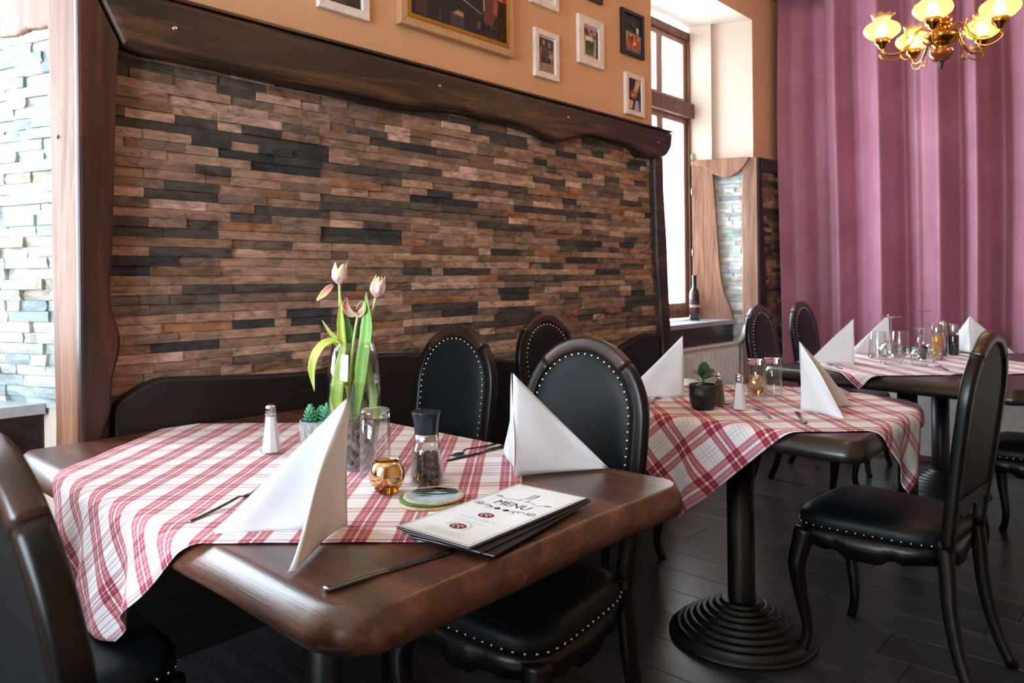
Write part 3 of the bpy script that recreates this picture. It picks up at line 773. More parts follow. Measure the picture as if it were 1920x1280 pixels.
# ------------------------------------------------------------------ table cloths, draped over their tables
def drape_cloth(name, label, rect, corner, e1v, side1, side2, mat, seed, xf=None, wave=0.10, uvo=(0, 0), flare=0.05, curl=None, seat=None):
    x0, x1, y0, y1 = rect; ins = 0.026; rr = 0.045
    x0 += ins; x1 -= ins; y0 += ins; y1 -= ins
    e1 = Vector(e1v).normalized(); e2 = Vector((-e1.y, e1.x))
    n1 = int(side1 / 0.0115); n2 = int(side2 / 0.0115); V = []; UV = []; F = []
    for j in range(n2 + 1):
        for i in range(n1 + 1):
            a = side1 * i / n1; b = side2 * j / n2
            p = Vector(corner) + e1 * a + e2 * b
            q = Vector((min(max(p.x, x0 + rr), x1 - rr), min(max(p.y, y0 + rr), y1 - rr)))
            dv = p - q; d = dv.length - rr
            inside = x0 <= p.x <= x1 and y0 <= p.y <= y1 and d <= 0
            rip = 0.0010 * (math.sin(p.x * 31 + seed) * math.sin(p.y * 27 + 2 * seed) + 0.6 * math.sin((p.x + p.y) * 19 + seed)) + 0.0012
            if d <= 0:
                co = Vector((p.x, p.y, TOP + 0.0022 + max(rip, 0)))
            else:
                nn = dv.normalized(); edge = q + nn * rr; r = 0.033
                w = math.atan2(nn.y, nn.x) * 0.16 + (edge.x * nn.y - edge.y * nn.x)
                if d < r * PI / 2:
                    an = d / r; co = Vector((edge.x + nn.x * r * math.sin(an), edge.y + nn.y * r * math.sin(an), TOP + 0.0032 - r * (1 - math.cos(an))))
                else:
                    rest = d - r * PI / 2
                    f = wave * min(rest, 0.16) * (math.sin(w * 26 + seed) + 0.5 * math.sin(w * 47 + seed * 2) + 1.0)
                    out = r + flare * rest + f * 0.9
                    co = Vector((edge.x + nn.x * out, edge.y + nn.y * out, TOP + 0.0032 - r - rest * 0.975))
                    side = Vector((-nn.y, nn.x, 0)); co += side * (0.25 * f * math.cos(w * 26 + seed))
            if seat and co.z < seat[0]:
                ex = seat[0] - co.z; co += Vector((seat[1][0] * ex, seat[1][1] * ex, ex + 0.10 * ex))
            if curl:
                (ca, cb), cr_, amt = curl; dd = math.hypot(a - ca, b - cb)
                if dd < cr_: k = (1 - dd / cr_) ** 1.5; co += Vector((amt[0] * k, amt[1] * k, amt[2] * k))
            V.append(co); UV.append((a + uvo[0], b + uvo[1]))
    m = n1 + 1
    for j in range(n2):
        for i in range(n1): F.append((j * m + i, j * m + i + 1, (j + 1) * m + i + 1, (j + 1) * m + i))
    me = bpy.data.meshes.new(name); me.from_pydata([tuple(v) for v in V], [], F); me.update()
    ul = me.uv_layers.new(name='UVMap')
    vi = [0] * len(me.loops); me.loops.foreach_get('vertex_index', vi)
    fl = []
    for k in vi: fl += UV[k]
    ul.data.foreach_set('uv', fl)
    o = link(name, me, mat, None, True)
    md = o.modifiers.new('thickness', 'SOLIDIFY'); md.thickness = 0.0016; md.offset = 1.0
    tag(o, label, 'tablecloth')
    if xf: o.location, o.rotation_euler = xf
    return o
e1a = Vector((0.669, -0.743))
cL = Vector((0.970, 0.876)) - e1a * 1.13
drape_cloth('tablecloth', 'white and crimson striped cloth with its corner hanging off the nearest table', T1, cL, e1a, 1.13, 1.11, MT['cloth1'], 0.7, None, 0.10, (0.020, 0.045), 0.03, None, (0.503, (0.75, -0.25)))
drape_cloth('tablecloth', 'red and white checked cloth hanging over two sides of the second table', T2, (1.850, 1.240), (0.685, -0.728), 1.05, 0.98, MT['cloth2'], 1.9, None, 0.09, (0.03, 0.03), 0.05)
drape_cloth('tablecloth', 'pale checked cloth on the far table with one corner hanging down', T3, (-0.90, 0.05), (0.80, -0.60), 1.10, 1.0, MT['cloth3'], 3.1, ((c3.x, c3.y, 0), (0, 0, RZ3)), 0.10, (0.06, 0.02))

# ------------------------------------------------------------------ chairs
def build_chair(label):
    t = thing('dining_chair', label, 'chair')
    tilt = R(7.5); ct, st = math.cos(tilt), math.sin(tilt); z0, yb = 0.450, -0.205
    def bp(x, w, d=0.0): return Vector((x, yb - w * st + d * ct, z0 + w * ct + d * st))
    nrm = Vector((0, ct, st))
    # seat outline
    def seat_outline(g, n=40):
        P = []
        for i in range(n):
            a = 2 * PI * i / n; c, s = math.cos(a), math.sin(a)
            k = (abs(c) ** 5 + abs(s) ** 5) ** (-1 / 5)
            y = 0.015 + (0.215 + g) * s * k; hw = 0.205 + 0.024 * (y / 0.22); P.append(((hw + g) * c * k, y))
        return P
    bm = bmesh.new(); rings = []
    for g, z in ((0.004, 0.428), (0.006, 0.445), (0.004, 0.462), (-0.006, 0.474), (-0.025, 0.482), (-0.07, 0.490), (-0.13, 0.495)):
        rings.append([bm.verts.new((x, y, z)) for x, y in seat_outline(g)])
    c = bm.verts.new((0, 0.015, 0.497)); n = 40
    for a, b in zip(rings, rings[1:]):
        for i in range(n): bm.faces.new((a[i], a[(i + 1) % n], b[(i + 1) % n], b[i]))
    for i in range(n): bm.faces.new((rings[-1][i], rings[-1][(i + 1) % n], c))
    bm.faces.new(rings[0][::-1])
    bmo('seat', bm, MT['leather'], t, True)
    # apron with a scalloped lower edge
    bm = bmesh.new(); O = seat_outline(0.001, 80); I = seat_outline(-0.022, 80); ra, rb, rc, rd = [], [], [], []
    for (x, y), (xi, yi) in zip(O, I):
        u = max(abs(x) / 0.21, abs(y - 0.015) / 0.215); side = min(abs(x) / 0.21, abs(y - 0.015) / 0.215)
        zb = 0.356 + 0.030 * math.cos(side * PI) * -1.0 * 0.5 - 0.010 + (0.012 if 0.25 < side < 0.5 else 0)
        ra.append(bm.verts.new((x, y, 0.427))); rb.append(bm.verts.new((x, y, zb + 0.02))); rc.append(bm.verts.new((xi, yi, zb + 0.02))); rd.append(bm.verts.new((xi, yi, 0.427)))
    n = 80
    for i in range(n):
        j = (i + 1) % n
        for p, q in ((ra, rb), (rb, rc), (rc, rd), (rd, ra)): bm.faces.new((p[i], q[i], q[j], p[j]))
    bmo('seat_frame', bm, MT['chair'], t, True)
    # nails round the seat
    bm = bmesh.new(); O = seat_outline(0.0065, 400); L = 0; last = Vector(O[0]); acc = 0
    for i in range(1, 401):
        p = Vector(O[i % 400]); acc += (p - last).length
        if acc > 0.0235:
            acc = 0
            q = Vector(O[(i + 1) % 400]); tg = (q - Vector(O[i - 1])).normalized(); nn = Vector((tg.y, -tg.x, 0))
            if p.y > -0.18:
                bmesh.ops.create_uvsphere(bm, u_segments=6, v_segments=4, radius=0.0042, matrix=Matrix.Translation((p.x, p.y, 0.438)) @ Matrix.Diagonal((1, 1, 1, 1)))
        last = p
    o = bmo('seat_nail_trim', bm, MT['nail'], t, True, False); o['kind'] = 'stuff'
    # legs
    for s in (-1, 1):
        P = spline([(s * 0.200, 0.195, 0.415), (s * 0.208, 0.205, 0.36), (s * 0.216, 0.216, 0.30), (s * 0.205, 0.208, 0.20), (s * 0.192, 0.194, 0.10), (s * 0.198, 0.200, 0.04), (s * 0.208, 0.212, 0.0)], 4)
        kk = [0.036, 0.034, 0.030, 0.023, 0.0175, 0.0175, 0.019]
        sc_ = []
        for i in range(len(P)):
            f = i / (len(P) - 1) * 6; a = int(min(f, 5)); sc_.append(kk[a] + (kk[a + 1] - kk[a]) * (f - a))
        bm = bmesh.new(); add_sweep(bm, P, [(c_ * 1.0, d_) for c_, d_ in rrect(1.7, 1.7, 0.55, 2)], (0, 1, 0), False, sc_)
        bmo('leg', bm, MT['chair'], t, True)
        P = spline([(s * 0.160, yb + 0.01, 0.46), (s * 0.166, yb, 0.36), (s * 0.172, yb - 0.010, 0.24), (s * 0.178, yb - 0.040, 0.11), (s * 0.182, yb - 0.085, 0.0)], 4)
        bm = bmesh.new(); add_sweep(bm, P, rrect(0.036, 0.042, 0.010, 2), (0, 1, 0), False, [1.05 - 0.25 * i / (len(P) - 1) for i in range(len(P))])
        bmo('leg', bm, MT['chair'], t, True)
    # back frame: stiles and crest follow one balloon outline
    def half(w):
        if w < 0.0: return 0.160
        if w < 0.40:
            k = w / 0.40; return 0.160 + 0.024 * math.sin(k * PI / 2)
        return 0.184
    W0, RY = 0.400, 0.196
    def outline(inset, n=48, wmin=-0.02):
        P = []
        for i in range(14):
            w = wmin + (W0 - wmin) * i / 14; P.append((half(w) - inset, w))
        for i in range(n + 1):
            a = PI * i / n; P.append(((0.184 - inset) * math.cos(a), W0 + (RY - inset) * math.sin(a)))
        for i in range(13, -1, -1):
            w = wmin + (W0 - wmin) * i / 14; P.append((-(half(w) - inset), w))
        return P
    P = outline(0.0); i0 = 14 + 12; i1 = 14 + 48 - 12
    sect = rrect(0.040, 0.036, 0.011, 3)
    def sweep_part(name, pts, mat):
        bm = bmesh.new(); add_sweep(bm, [bp(x, w) for x, w in pts], sect, nrm)
        bmo(name, bm, mat, t, True)
    sweep_part('stile', P[:i0 + 1], MT['chair'])
    a = (P[i0][0] - (P[i0][0] - P[i0 + 1][0]) * 0.12, P[i0][1] + (P[i0 + 1][1] - P[i0][1]) * 0.12)
    b = (-a[0], a[1])
    sweep_part('crest', [a] + P[i0 + 1:i1] + [b], MT['chair_crest'])
    sweep_part('stile', P[i1:], MT['chair'])
    # padded leather front, flat leather back, rail
    def pad(name, ins, d0, dome, wlo, mat):
        pts = [(x, w) for x, w in outline(ins, 32, wlo)]
        bm = bmesh.new(); rings = []
        cx = (0, 0.34)
        for k, dd in ((1.0, 0.0), (0.97, dome * 0.35), (0.90, dome * 0.62), (0.75, dome * 0.85), (0.45, dome)):
            rings.append([bm.verts.new(bp(cx[0] + (x - cx[0]) * k, cx[1] + (w - cx[1]) * k, d0 + dd)) for x, w in pts])
        cc = bm.verts.new(bp(cx[0], cx[1], d0 + dome * 1.03)); n = len(pts)
        for a_, b_ in zip(rings, rings[1:]):
            for i in range(n): bm.faces.new((a_[i], a_[(i + 1) % n], b_[(i + 1) % n], b_[i]))
        for i in range(n): bm.faces.new((rings[-1][i], rings[-1][(i + 1) % n], cc))
        return bmo(name, bm, mat, t, True, True)
    pad('backrest', 0.016, 0.006, 0.020, 0.125, MT['leather'])
    pad('back_panel', 0.016, -0.008, -0.004, 0.125, MT['leather'])
    bm = bmesh.new(); n = 20
    for yy in (0,):
        va, vb, vc, vd = [], [], [], []
        for i in range(n + 1):
            x = -0.155 + 0.31 * i / n; wl_ = 0.078 + 0.014 * math.cos(x / 0.155 * 2 * PI) * (1 if abs(x) < 0.155 else 0)
            va.append(bm.verts.new(bp(x, wl_, 0.012))); vb.append(bm.verts.new(bp(x, 0.130, 0.012))); vc.append(bm.verts.new(bp(x, 0.130, -0.014))); vd.append(bm.verts.new(bp(x, wl_, -0.014)))
        for i in range(n):
            for p, q in ((va, vb), (vb, vc), (vc, vd), (vd, va)): bm.faces.new((p[i], q[i], q[i + 1], p[i + 1]))
        bm.faces.new((va[0], vb[0], vc[0], vd[0])); bm.faces.new((va[-1], vd[-1], vc[-1], vb[-1]))
    bmo('lower_rail', bm, MT['chair'], t)
    bm = bmesh.new(); N = outline(0.0275, 200, 0.135); acc = 0.02; last = None
    for x, w in N:
        p = bp(x, w, 0.0135)
        if last is not None: acc += (p - last).length
        last = p
    dense = []
    for (xa, wa), (xb, wb) in zip(N, N[1:]):
        m = max(1, int(math.dist((xa, wa), (xb, wb)) / 0.002))
        for k in range(m): dense.append((xa + (xb - xa) * k / m, wa + (wb - wa) * k / m))
    acc = 0.02; last = None
    for x, w in dense:
        p = bp(x, w, 0.0150)
        if last is not None: acc += (p - last).length
        last = p
        if acc >= 0.0200:
            acc = 0
            bmesh.ops.create_uvsphere(bm, u_segments=8, v_segments=5, radius=0.0046, matrix=Matrix.Translation(p))
    o = bmo('back_nail_trim', bm, MT['nail'], t, True, False); o['kind'] = 'stuff'
    return t
# facing +y locally; rotation turns it
G1 = 'leather dining chairs with nailhead trim'
ch = build_chair('black leather chair drawn up to the nearest table, nailed back facing the menus')
ch['group'] = G1; ch.location = (1.375, 1.238, 0); ch.rotation_euler = (0, 0, R(92))
dup(ch, (1.545, 1.945, 0), R(90), 'black leather chair behind the pepper mill, close to the stone wall')
dup(ch, (2.625, 1.945, 0), R(180), 'black leather chair at the wall end of the second table, half hidden')
dup(ch, (4.225, 1.635, 0), R(182), 'black leather chair in front of the narrow stone pier at the far table')
dup(ch, (5.02, 1.70, 0), R(180), 'black leather chair beside the curtain edge at the far table')
dup(ch, (2.59, 0.735, 0), R(-3), 'dark chair seen from behind with the cloth tip over its seat')
dup(ch, (0.490, 0.962, 0), R(-90), 'dark chair cut off by the left edge, its rounded back beside the hanging cloth')
dup(ch, (0.44, 1.745, 0), R(-90), 'dark chair whose leather seat shows below the hanging cloth corner')
dup(ch, (4.00, 0.50, 0), R(-2), 'dark chair at the right edge, seat showing behind the turned chair')
# ------------------------------------------------------------------ table ware builders
ZT = TOP + 0.0045                                    # top of a cloth
def put(o, x, y, z=ZT, rz=0.0):
    o.location = (x, y, z); o.rotation_euler = (0, 0, rz); return o
def napkin(label, base, feet, z=ZT, h=0.236, tops=None, group='folded paper napkins'):
    t = thing('napkin', label, 'napkin', (base[0], base[1], z + 0.0015), 0, group)
    bm = bmesh.new()
    for idx, ft in enumerate(feet):
        d = Vector((ft[0] - base[0], ft[1] - base[1], 0)); L = d.length; d.normalize(); n = Vector((-d.y, d.x, 0)) * (1 if idx == 0 else -1)
        th = 0.0035 if idx == 0 else 0.0070
        N, Mv = 16, 14; front, back = [], []
        for i in range(N + 1):
            s = i / N; ra, rb = [], []
            for j in range(Mv + 1):
                q = j / Mv; zz = h * (1 - s * 0.985) * q
                bul = 0.010 * math.sin(PI * s) * (0.4 + 0.6 * (1 - q)) + 0.003 * math.sin(q * 5 + s * 7)
                w = th * (0.25 + 0.75 * min(1, s * 4)) * (0.35 if j in (0, Mv) else 1.0)
                p = d * (L * s) + Vector((0, 0, zz)) + n * bul
                ra.append(bm.verts.new(p + n * w * 0.5)); rb.append(bm.verts.new(p - n * w * 0.5))
            front.append(ra); back.append(rb)
        for i in range(N):
            for j in range(Mv):
                bm.faces.new((front[i][j], front[i + 1][j], front[i + 1][j + 1], front[i][j + 1]))
                bm.faces.new((back[i][j], back[i][j + 1], back[i + 1][j + 1], back[i + 1][j]))
            bm.faces.new((front[i][0], back[i][0], back[i + 1][0], front[i + 1][0]))
            bm.faces.new((front[i][Mv], front[i + 1][Mv], back[i + 1][Mv], back[i][Mv]))
        for g in (0, N):
            for j in range(Mv): bm.faces.new((front[g][j], front[g][j + 1], back[g][j + 1], back[g][j]))
    bmo('folded_sheet', bm, MT['paper'], t, True)
    return t
def tumbler_bm(bm, r, h, rt):
    add_lathe(bm, [(0, h), (r * 0.86, h), (r * 0.95, h - 0.003), (r * 0.985, h - 0.010), (r, h - 0.03), (rt, 0.002), (rt - 0.001, 0.0), (rt - 0.0025, 0.002), (r - 0.004, h - 0.026), (r * 0.75, h - 0.019), (0, h - 0.017)], 36)
def tumbler(label, x, y, r=0.036, h=0.150, rt=0.037, z=ZT, group=None, upright=False, mat='glass'):
    t = thing('tumbler', label, 'glass', (x, y, z), 0, group)
    def side(z): return rt + (r - rt) * z / h
    bm = bmesh.new(); add_lathe(bm, [(rt - 0.0022, 0.0015), (rt - 0.001, 0.0), (rt, 0.002), (side(h * .5), h * 0.5), (side(h) - 0.0002, h - 0.020)], 40)
    add_lathe(bm, [(rt - 0.0022, 0.0015), (side(h * .5) - 0.0028, h * 0.5), (side(h) - 0.0034, h - 0.024), (r * 0.72, h - 0.0185), (0, h - 0.0175)], 40)
    b2 = bmesh.new(); add_lathe(b2, [(0, h - 0.0165), (r * 0.72, h - 0.0175), (r - 0.0006, h - 0.0205), (r - 0.0006, h - 0.009), (r * 0.95, h - 0.003), (r * 0.84, h), (0, h)], 40)
    if upright:
        for q in (bm, b2):
            for v in q.verts: v.co.z = h - v.co.z
    bmo('glass_body', bm, MT['thin'], t, True, False)
    bmo('glass_base', b2, MT['glass'], t, True)
    return t
def salt_shaker(label, x, y, h=0.131, z=ZT, group='glass salt shakers', fill='salt'):
    t = thing('salt_shaker', label, 'shaker', (x, y, z), R(11), group)
    k = h / 0.131
    lathe('glass_body', [(0, 0), (0.0265 * k, 0), (0.0275 * k, 0.004), (0.0265 * k, 0.010), (0.0145 * k, 0.104 * k), (0.013 * k, 0.108 * k)], MT['thin'], t, 8, smooth=False)
    lathe('filling', [(0, 0.007), (0.0225 * k, 0.007), (0.0225 * k, 0.012), (0.0125 * k, 0.100 * k), (0, 0.101 * k)], MT[fill], t, 8, smooth=False)
    lathe('cap', [(0.0140 * k, 0.104 * k), (0.0150 * k, 0.107 * k), (0.0150 * k, 0.113 * k), (0.0135 * k, 0.117 * k), (0.0150 * k, 0.121 * k), (0.0125 * k, 0.128 * k), (0.007 * k, 0.1315 * k), (0, 0.1325 * k)], MT['chrome'], t, 20)
    bm = bmesh.new()
    for a in range(6): bmesh.ops.create_uvsphere(bm, u_segments=6, v_segments=4, radius=0.0016, matrix=Matrix.Translation((0.008 * k * math.cos(a * PI / 3), 0.008 * k * math.sin(a * PI / 3), 0.1305 * k)))
    bmo('hole', bm, MT['ink'], t, True, False)
    return t
def votive(label, x, y, r=0.038, z=ZT, group='gold votive glasses'):
    t = thing('votive_holder', label, 'candle', (x, y, z), 0, group)
    lathe('bowl', [(0.0, 0.016), (0.022, 0.016), (r * 0.93, 0.024), (r * 1.0, 0.036), (r * 0.97, 0.050), (r * 0.82, 0.064), (r * 0.72, 0.071), (r * 0.70, 0.071), (r * 0.79, 0.063), (r * 0.92, 0.050), (r * 0.94, 0.036), (0.0, 0.019)], MT['gold'], t, 36)
    lathe('foot', [(0, 0), (0.016, 0), (0.024, 0.006), (0.0335, 0.0225), (0.0215, 0.0162), (0, 0.0162)], MT['amber'], t, 32)
    c = lathe('candle', [(0, 0.020), (0.0195, 0.020), (0.0195, 0.058), (0.015, 0.060), (0, 0.059)], MT['wax'], t, 24)
    tube('wick', [(0, 0, 0.059), (0.001, 0, 0.066)], 0.0008, MT['ink'], c, 6)
    return t
def knife(label, a, b, z=ZT, group='table knives', mat='steel'):
    A, B = Vector(a), Vector(b); L = (B - A).length
    t = thing('table_knife', label, 'knife', (A.x, A.y, z), math.atan2(B.y - A.y, B.x - A.x), group)
    hl = L * 0.45; bm = bmesh.new()
    add_sweep(bm, spline([(0, 0, 0.004), (hl * 0.3, 0, 0.0045), (hl * 0.75, 0, 0.004), (hl, 0, 0.003)], 5), [(p, q) for p, q in rrect(0.0155, 0.0068, 0.003, 3)], (0, 0, 1), False, [1.0] * 6 + [0.92] * 5 + [0.7] * 5)
    bmo('handle', bm, MT[mat], t, True)
    poly = [(hl - 0.002, -0.005), (hl + 0.01, -0.0062), (L * 0.9, -0.0100), (L * 0.97, -0.0060), (L, 0.004), (L * 0.98, 0.0062), (hl + 0.012, 0.0060), (hl - 0.002, 0.004)]
    bm = bmesh.new(); add_prism(bm, poly, 0.0018, 0.0034); bmo('blade', bm, MT[mat], t)
    return t
def fork(label, a, b, z=ZT, group='table forks', mat='steel'):
    A, B = Vector(a), Vector(b); L = (B - A).length
    t = thing('table_fork', label, 'fork', (A.x, A.y, z), math.atan2(B.y - A.y, B.x - A.x), group)
    bm = bmesh.new(); P = spline([(0, 0, 0.003), (L * 0.2, 0, 0.004), (L * 0.5, 0, 0.008), (L * 0.66, 0, 0.011), (L * 0.74, 0, 0.006)], 5); n = len(P)
    add_sweep(bm, P, rrect(0.0105, 0.0036, 0.0016, 2), (0, 0, 1), False, [1.0 - 0.45 * i / (n - 1) if i < n * 0.8 else 0.75 for i in range(n)])
    bmo('handle', bm, MT[mat], t, True)
    bm = bmesh.new(); add_prism(bm, [(L * 0.73, -0.004), (L * 0.78, -0.011), (L * 0.83, -0.012), (L * 0.83, 0.012), (L * 0.78, 0.011), (L * 0.73, 0.004)], 0.003, 0.0055)
    bmo('root', bm, MT[mat], t)
    for k in (-1.5, -0.5, 0.5, 1.5):
        tube('tine', [(L * 0.825, k * 0.0068, 0.0042), (L * 0.92, k * 0.0068, 0.003), (L, k * 0.0064, 0.0065)], 0.0019, MT[mat], t, 6, [1, 0.9, 0.5])
    return t
def spoon(label, a, b, z=ZT, group=None):
    A, B = Vector(a), Vector(b); L = (B - A).length
    t = thing('table_spoon', label, 'spoon', (A.x, A.y, z), math.atan2(B.y - A.y, B.x - A.x), group)
    bm = bmesh.new(); P = spline([(0, 0, 0.003), (L * 0.3, 0, 0.006), (L * 0.6, 0, 0.010), (L * 0.72, 0, 0.008)], 5); n = len(P)
    add_sweep(bm, P, rrect(0.010, 0.0036, 0.0016, 2), (0, 0, 1), False, [1 - 0.5 * i / (n - 1) for i in range(n)])
    bmo('handle', bm, MT['steel'], t, True)
    bm = bmesh.new()
    for sgn, zz in ((1, 0.0), (-1, 0.0015)):
        bmesh.ops.create_uvsphere(bm, u_segments=16, v_segments=8, radius=1.0, matrix=Matrix.Translation((L * 0.85, 0, 0.012)) @ Matrix.Diagonal((L * 0.145, 0.020, 0.011, 1)))
        break
    bmesh.ops.delete(bm, geom=[v for v in bm.verts if v.co.z > 0.0135], context='VERTS')
    o = bmo('bowl', bm, MT['chrome'], t, True); md = o.modifiers.new('thickness', 'SOLIDIFY'); md.thickness = 0.0012
    return t
def ribbon(P, W, face, cup=0.0, n=5, sub=5, cols=None, name='leaf', mat=None, parent=None, thick=0.0006):
    """a leaf or petal: spine P, half widths W, blade turned to 'face', edges raised by cup"""
    S = spline(P, sub); m = len(S); Ws = []
    for i in range(m):
        f = i / (m - 1) * (len(W) - 1); a = int(min(f, len(W) - 2)); Ws.append(W[a] + (W[a + 1] - W[a]) * (f - a))
    T = frames(S); fv = Vector(face); V = []; CC = []
    for i in range(m):
        nn = (fv - T[i] * fv.dot(T[i])).normalized(); sd = T[i].cross(nn)
        for j in range(n):
            u = -1 + 2 * j / (n - 1)
            V.append(S[i] + sd * (Ws[i] * u) + nn * (cup * Ws[i] * u * u))
            if cols:
                g = i / (m - 1); e = abs(u); c0, c1, ce = cols
                c = [c0[k] + (c1[k] - c0[k]) * g for k in range(3)]; c = [c[k] + (ce[k] - c[k]) * (e ** 3) * 0.7 for k in range(3)]
                CC.append((*c, 1))
    F = [(i * n + j, i * n + j + 1, (i + 1) * n + j + 1, (i + 1) * n + j) for i in range(m - 1) for j in range(n - 1)]
    o = pm(name, V, F, mat, parent, True)
    if cols: set_tint(o, CC)
    md = o.modifiers.new('thickness', 'SOLIDIFY'); md.thickness = thick
    return o

# ------------------------------------------------------------------ nearest table
napkin('white paper napkin standing at the front of the nearest table, in front of the vase', (0.814, 1.174), [(0.628, 1.319), (0.622, 1.048)])
napkin('beige-lit paper napkin standing between pepper mill and chair on the nearest table', (1.265, 1.167), [(1.471, 1.050), (1.405, 1.325)], h=0.240)
salt_shaker('tapered glass salt shaker left of the grey succulent pot', 1.024, 1.822)
# succulent
t = thing('potted_succulent', 'small green succulent in an embossed grey pot behind the front napkin', 'plant', (1.168, 1.820, ZT))
lathe('pot', [(0, 0), (0.040, 0), (0.045, 0.006), (0.050, 0.058), (0.051, 0.070), (0.046, 0.070), (0.045, 0.060), (0, 0.060)], MT['concrete'], t, 32)
bm = bmesh.new()
for i in range(14):
    a = 2 * PI * i / 14
    for k in range(2):
        P = []
        for q in range(9):
            z = 0.010 + 0.050 * q / 8; aa = a + (0.11 * math.sin(q / 8 * 2 * PI) * (1 if k else -1)); r = 0.0458 + 0.0055 * (z - 0.006) / 0.06
            P.append((r * math.cos(aa), r * math.sin(aa), z))
        add_sweep(bm, P, circ(0.0011, 5))
bmo('embossed_line', bm, MT['white_metal'], t, True)['kind'] = 'stuff'
lathe('soil', [(0, 0.0605), (0.045, 0.0605), (0.0455, 0.0595)], MT['soil'], t, 20)
rs = random.Random(5)
for (cx, cy, hh, n, ln, wd) in ((-0.016, 0.014, 0.030, 8, 0.026, 0.0066), (0.020, -0.020, 0.022, 9, 0.036, 0.0048), (0.024, 0.020, 0.020, 8, 0.026, 0.006)):
    bm = bmesh.new(); cols = []
    for lev in range(6):
        z = 0.062 + hh * lev / 6
        for i in range(n):
            a = 2 * PI * (i + 0.5 * (lev % 2)) / n + rs.uniform(-.1, .1); el = R(8 + 14 * lev); L = ln * (0.85 + 0.05 * lev)
            m = Matrix.Translation((cx, cy, z)) @ Matrix.Rotation(a, 4, 'Z') @ Matrix.Rotation(-el, 4, 'Y') @ Matrix.Translation((L * 0.5, 0, 0)) @ Matrix.Diagonal((L * 0.55, wd, wd * 0.55, 1))
            n0 = len(bm.verts); bmesh.ops.create_icosphere(bm, subdivisions=1, radius=1, matrix=m)
            g = rs.uniform(0.8, 1.25); cols += [(0.09 * g, 0.36 * g, 0.20 * g, 1)] * (len(bm.verts) - n0)
    o = bmo('rosette', bm, MT['leaf'], t, True, False); set_tint(o, cols)
# vase
VX, VY = 1.085, 1.530
K = 0.00131
def vl(u, v, b=0.0):
    """point at the vase: a to the right, z up, b towards the room"""
    a = (u - 660) * K
    return Vector((rgt.x * a - fwd.x * b, rgt.y * a - fwd.y * b, (872 - v) * K + 0.002))
t = thing('glass_vase', 'tall clear glass vase of tulips half filled with water and pebbles', 'vase', (VX, VY, ZT))
lathe('glass_body', [(0, 0), (0.044, 0), (0.049, 0.004), (0.056, 0.06), (0.0635, 0.135), (0.066, 0.19), (0.064, 0.23), (0.058, 0.275), (0.0525, 0.309), (0.0500, 0.309), (0.0556, 0.275), (0.0616, 0.23), (0.0636, 0.19), (0.061, 0.135), (0.0536, 0.06), (0.046, 0.014), (0, 0.012)], MT['thin'], t, 48)
lathe('water', [(0.060, 0.2085), (0.0615, 0.2085), (0, 0.2080)][1:], MT['water'], t, 40)
lathe('water_body', [(0.0615, 0.207), (0.0628, 0.19), (0.0602, 0.135), (0.0528, 0.06), (0.0455, 0.0145)], MT['water'], t, 40)
rs = random.Random(9); shp = []
for q in range(5):
    bm = bmesh.new(); bmesh.ops.create_icosphere(bm, subdivisions=2, radius=1)
    for v in bm.verts: v.co *= 1 + rs.uniform(-.10, .10)
    me = bpy.data.meshes.new('pebble'); bm.to_mesh(me); bm.free(); me.materials.append(MT['pebble']); me.polygons.foreach_set('use_smooth', [True] * len(me.polygons)); shp.append(me)
for q, me in enumerate(shp):
    c = [srgb(120, 100, 88), srgb(86, 74, 68), srgb(150, 128, 112), srgb(60, 54, 52), srgb(104, 92, 90)][q]
    at = me.color_attributes.new('tint', 'FLOAT_COLOR', 'POINT'); at.data.foreach_set('color', list(c) * len(me.vertices))
for lay in range(8):
    z = 0.022 + 0.0125 * lay; rr_ = 0.0455 + 0.010 * min(1, z / 0.1) - 0.012
    n = 10
    for i in range(n):
        a = 2 * PI * (i + 0.5 * (lay % 2) + rs.uniform(-.15, .15)) / n
        o = link('pebble', shp[rs.randrange(5)], None, t)
        o.location = (rr_ * math.cos(a), rr_ * math.sin(a), z + rs.uniform(-.002, .002)); o.rotation_euler = (rs.uniform(0, 6), rs.uniform(0, 6), 0)
        k = rs.uniform(0.0085, 0.0125); o.scale = (k * 1.25, k, k * 0.75)
o = lathe('gravel_core', [(0, 0.016), (0.030, 0.016), (0.036, 0.08), (0.034, 0.112), (0, 0.118)], MT['pebble'], t, 20); set_tint(o, srgb(80, 70, 64)); o['kind'] = 'stuff'
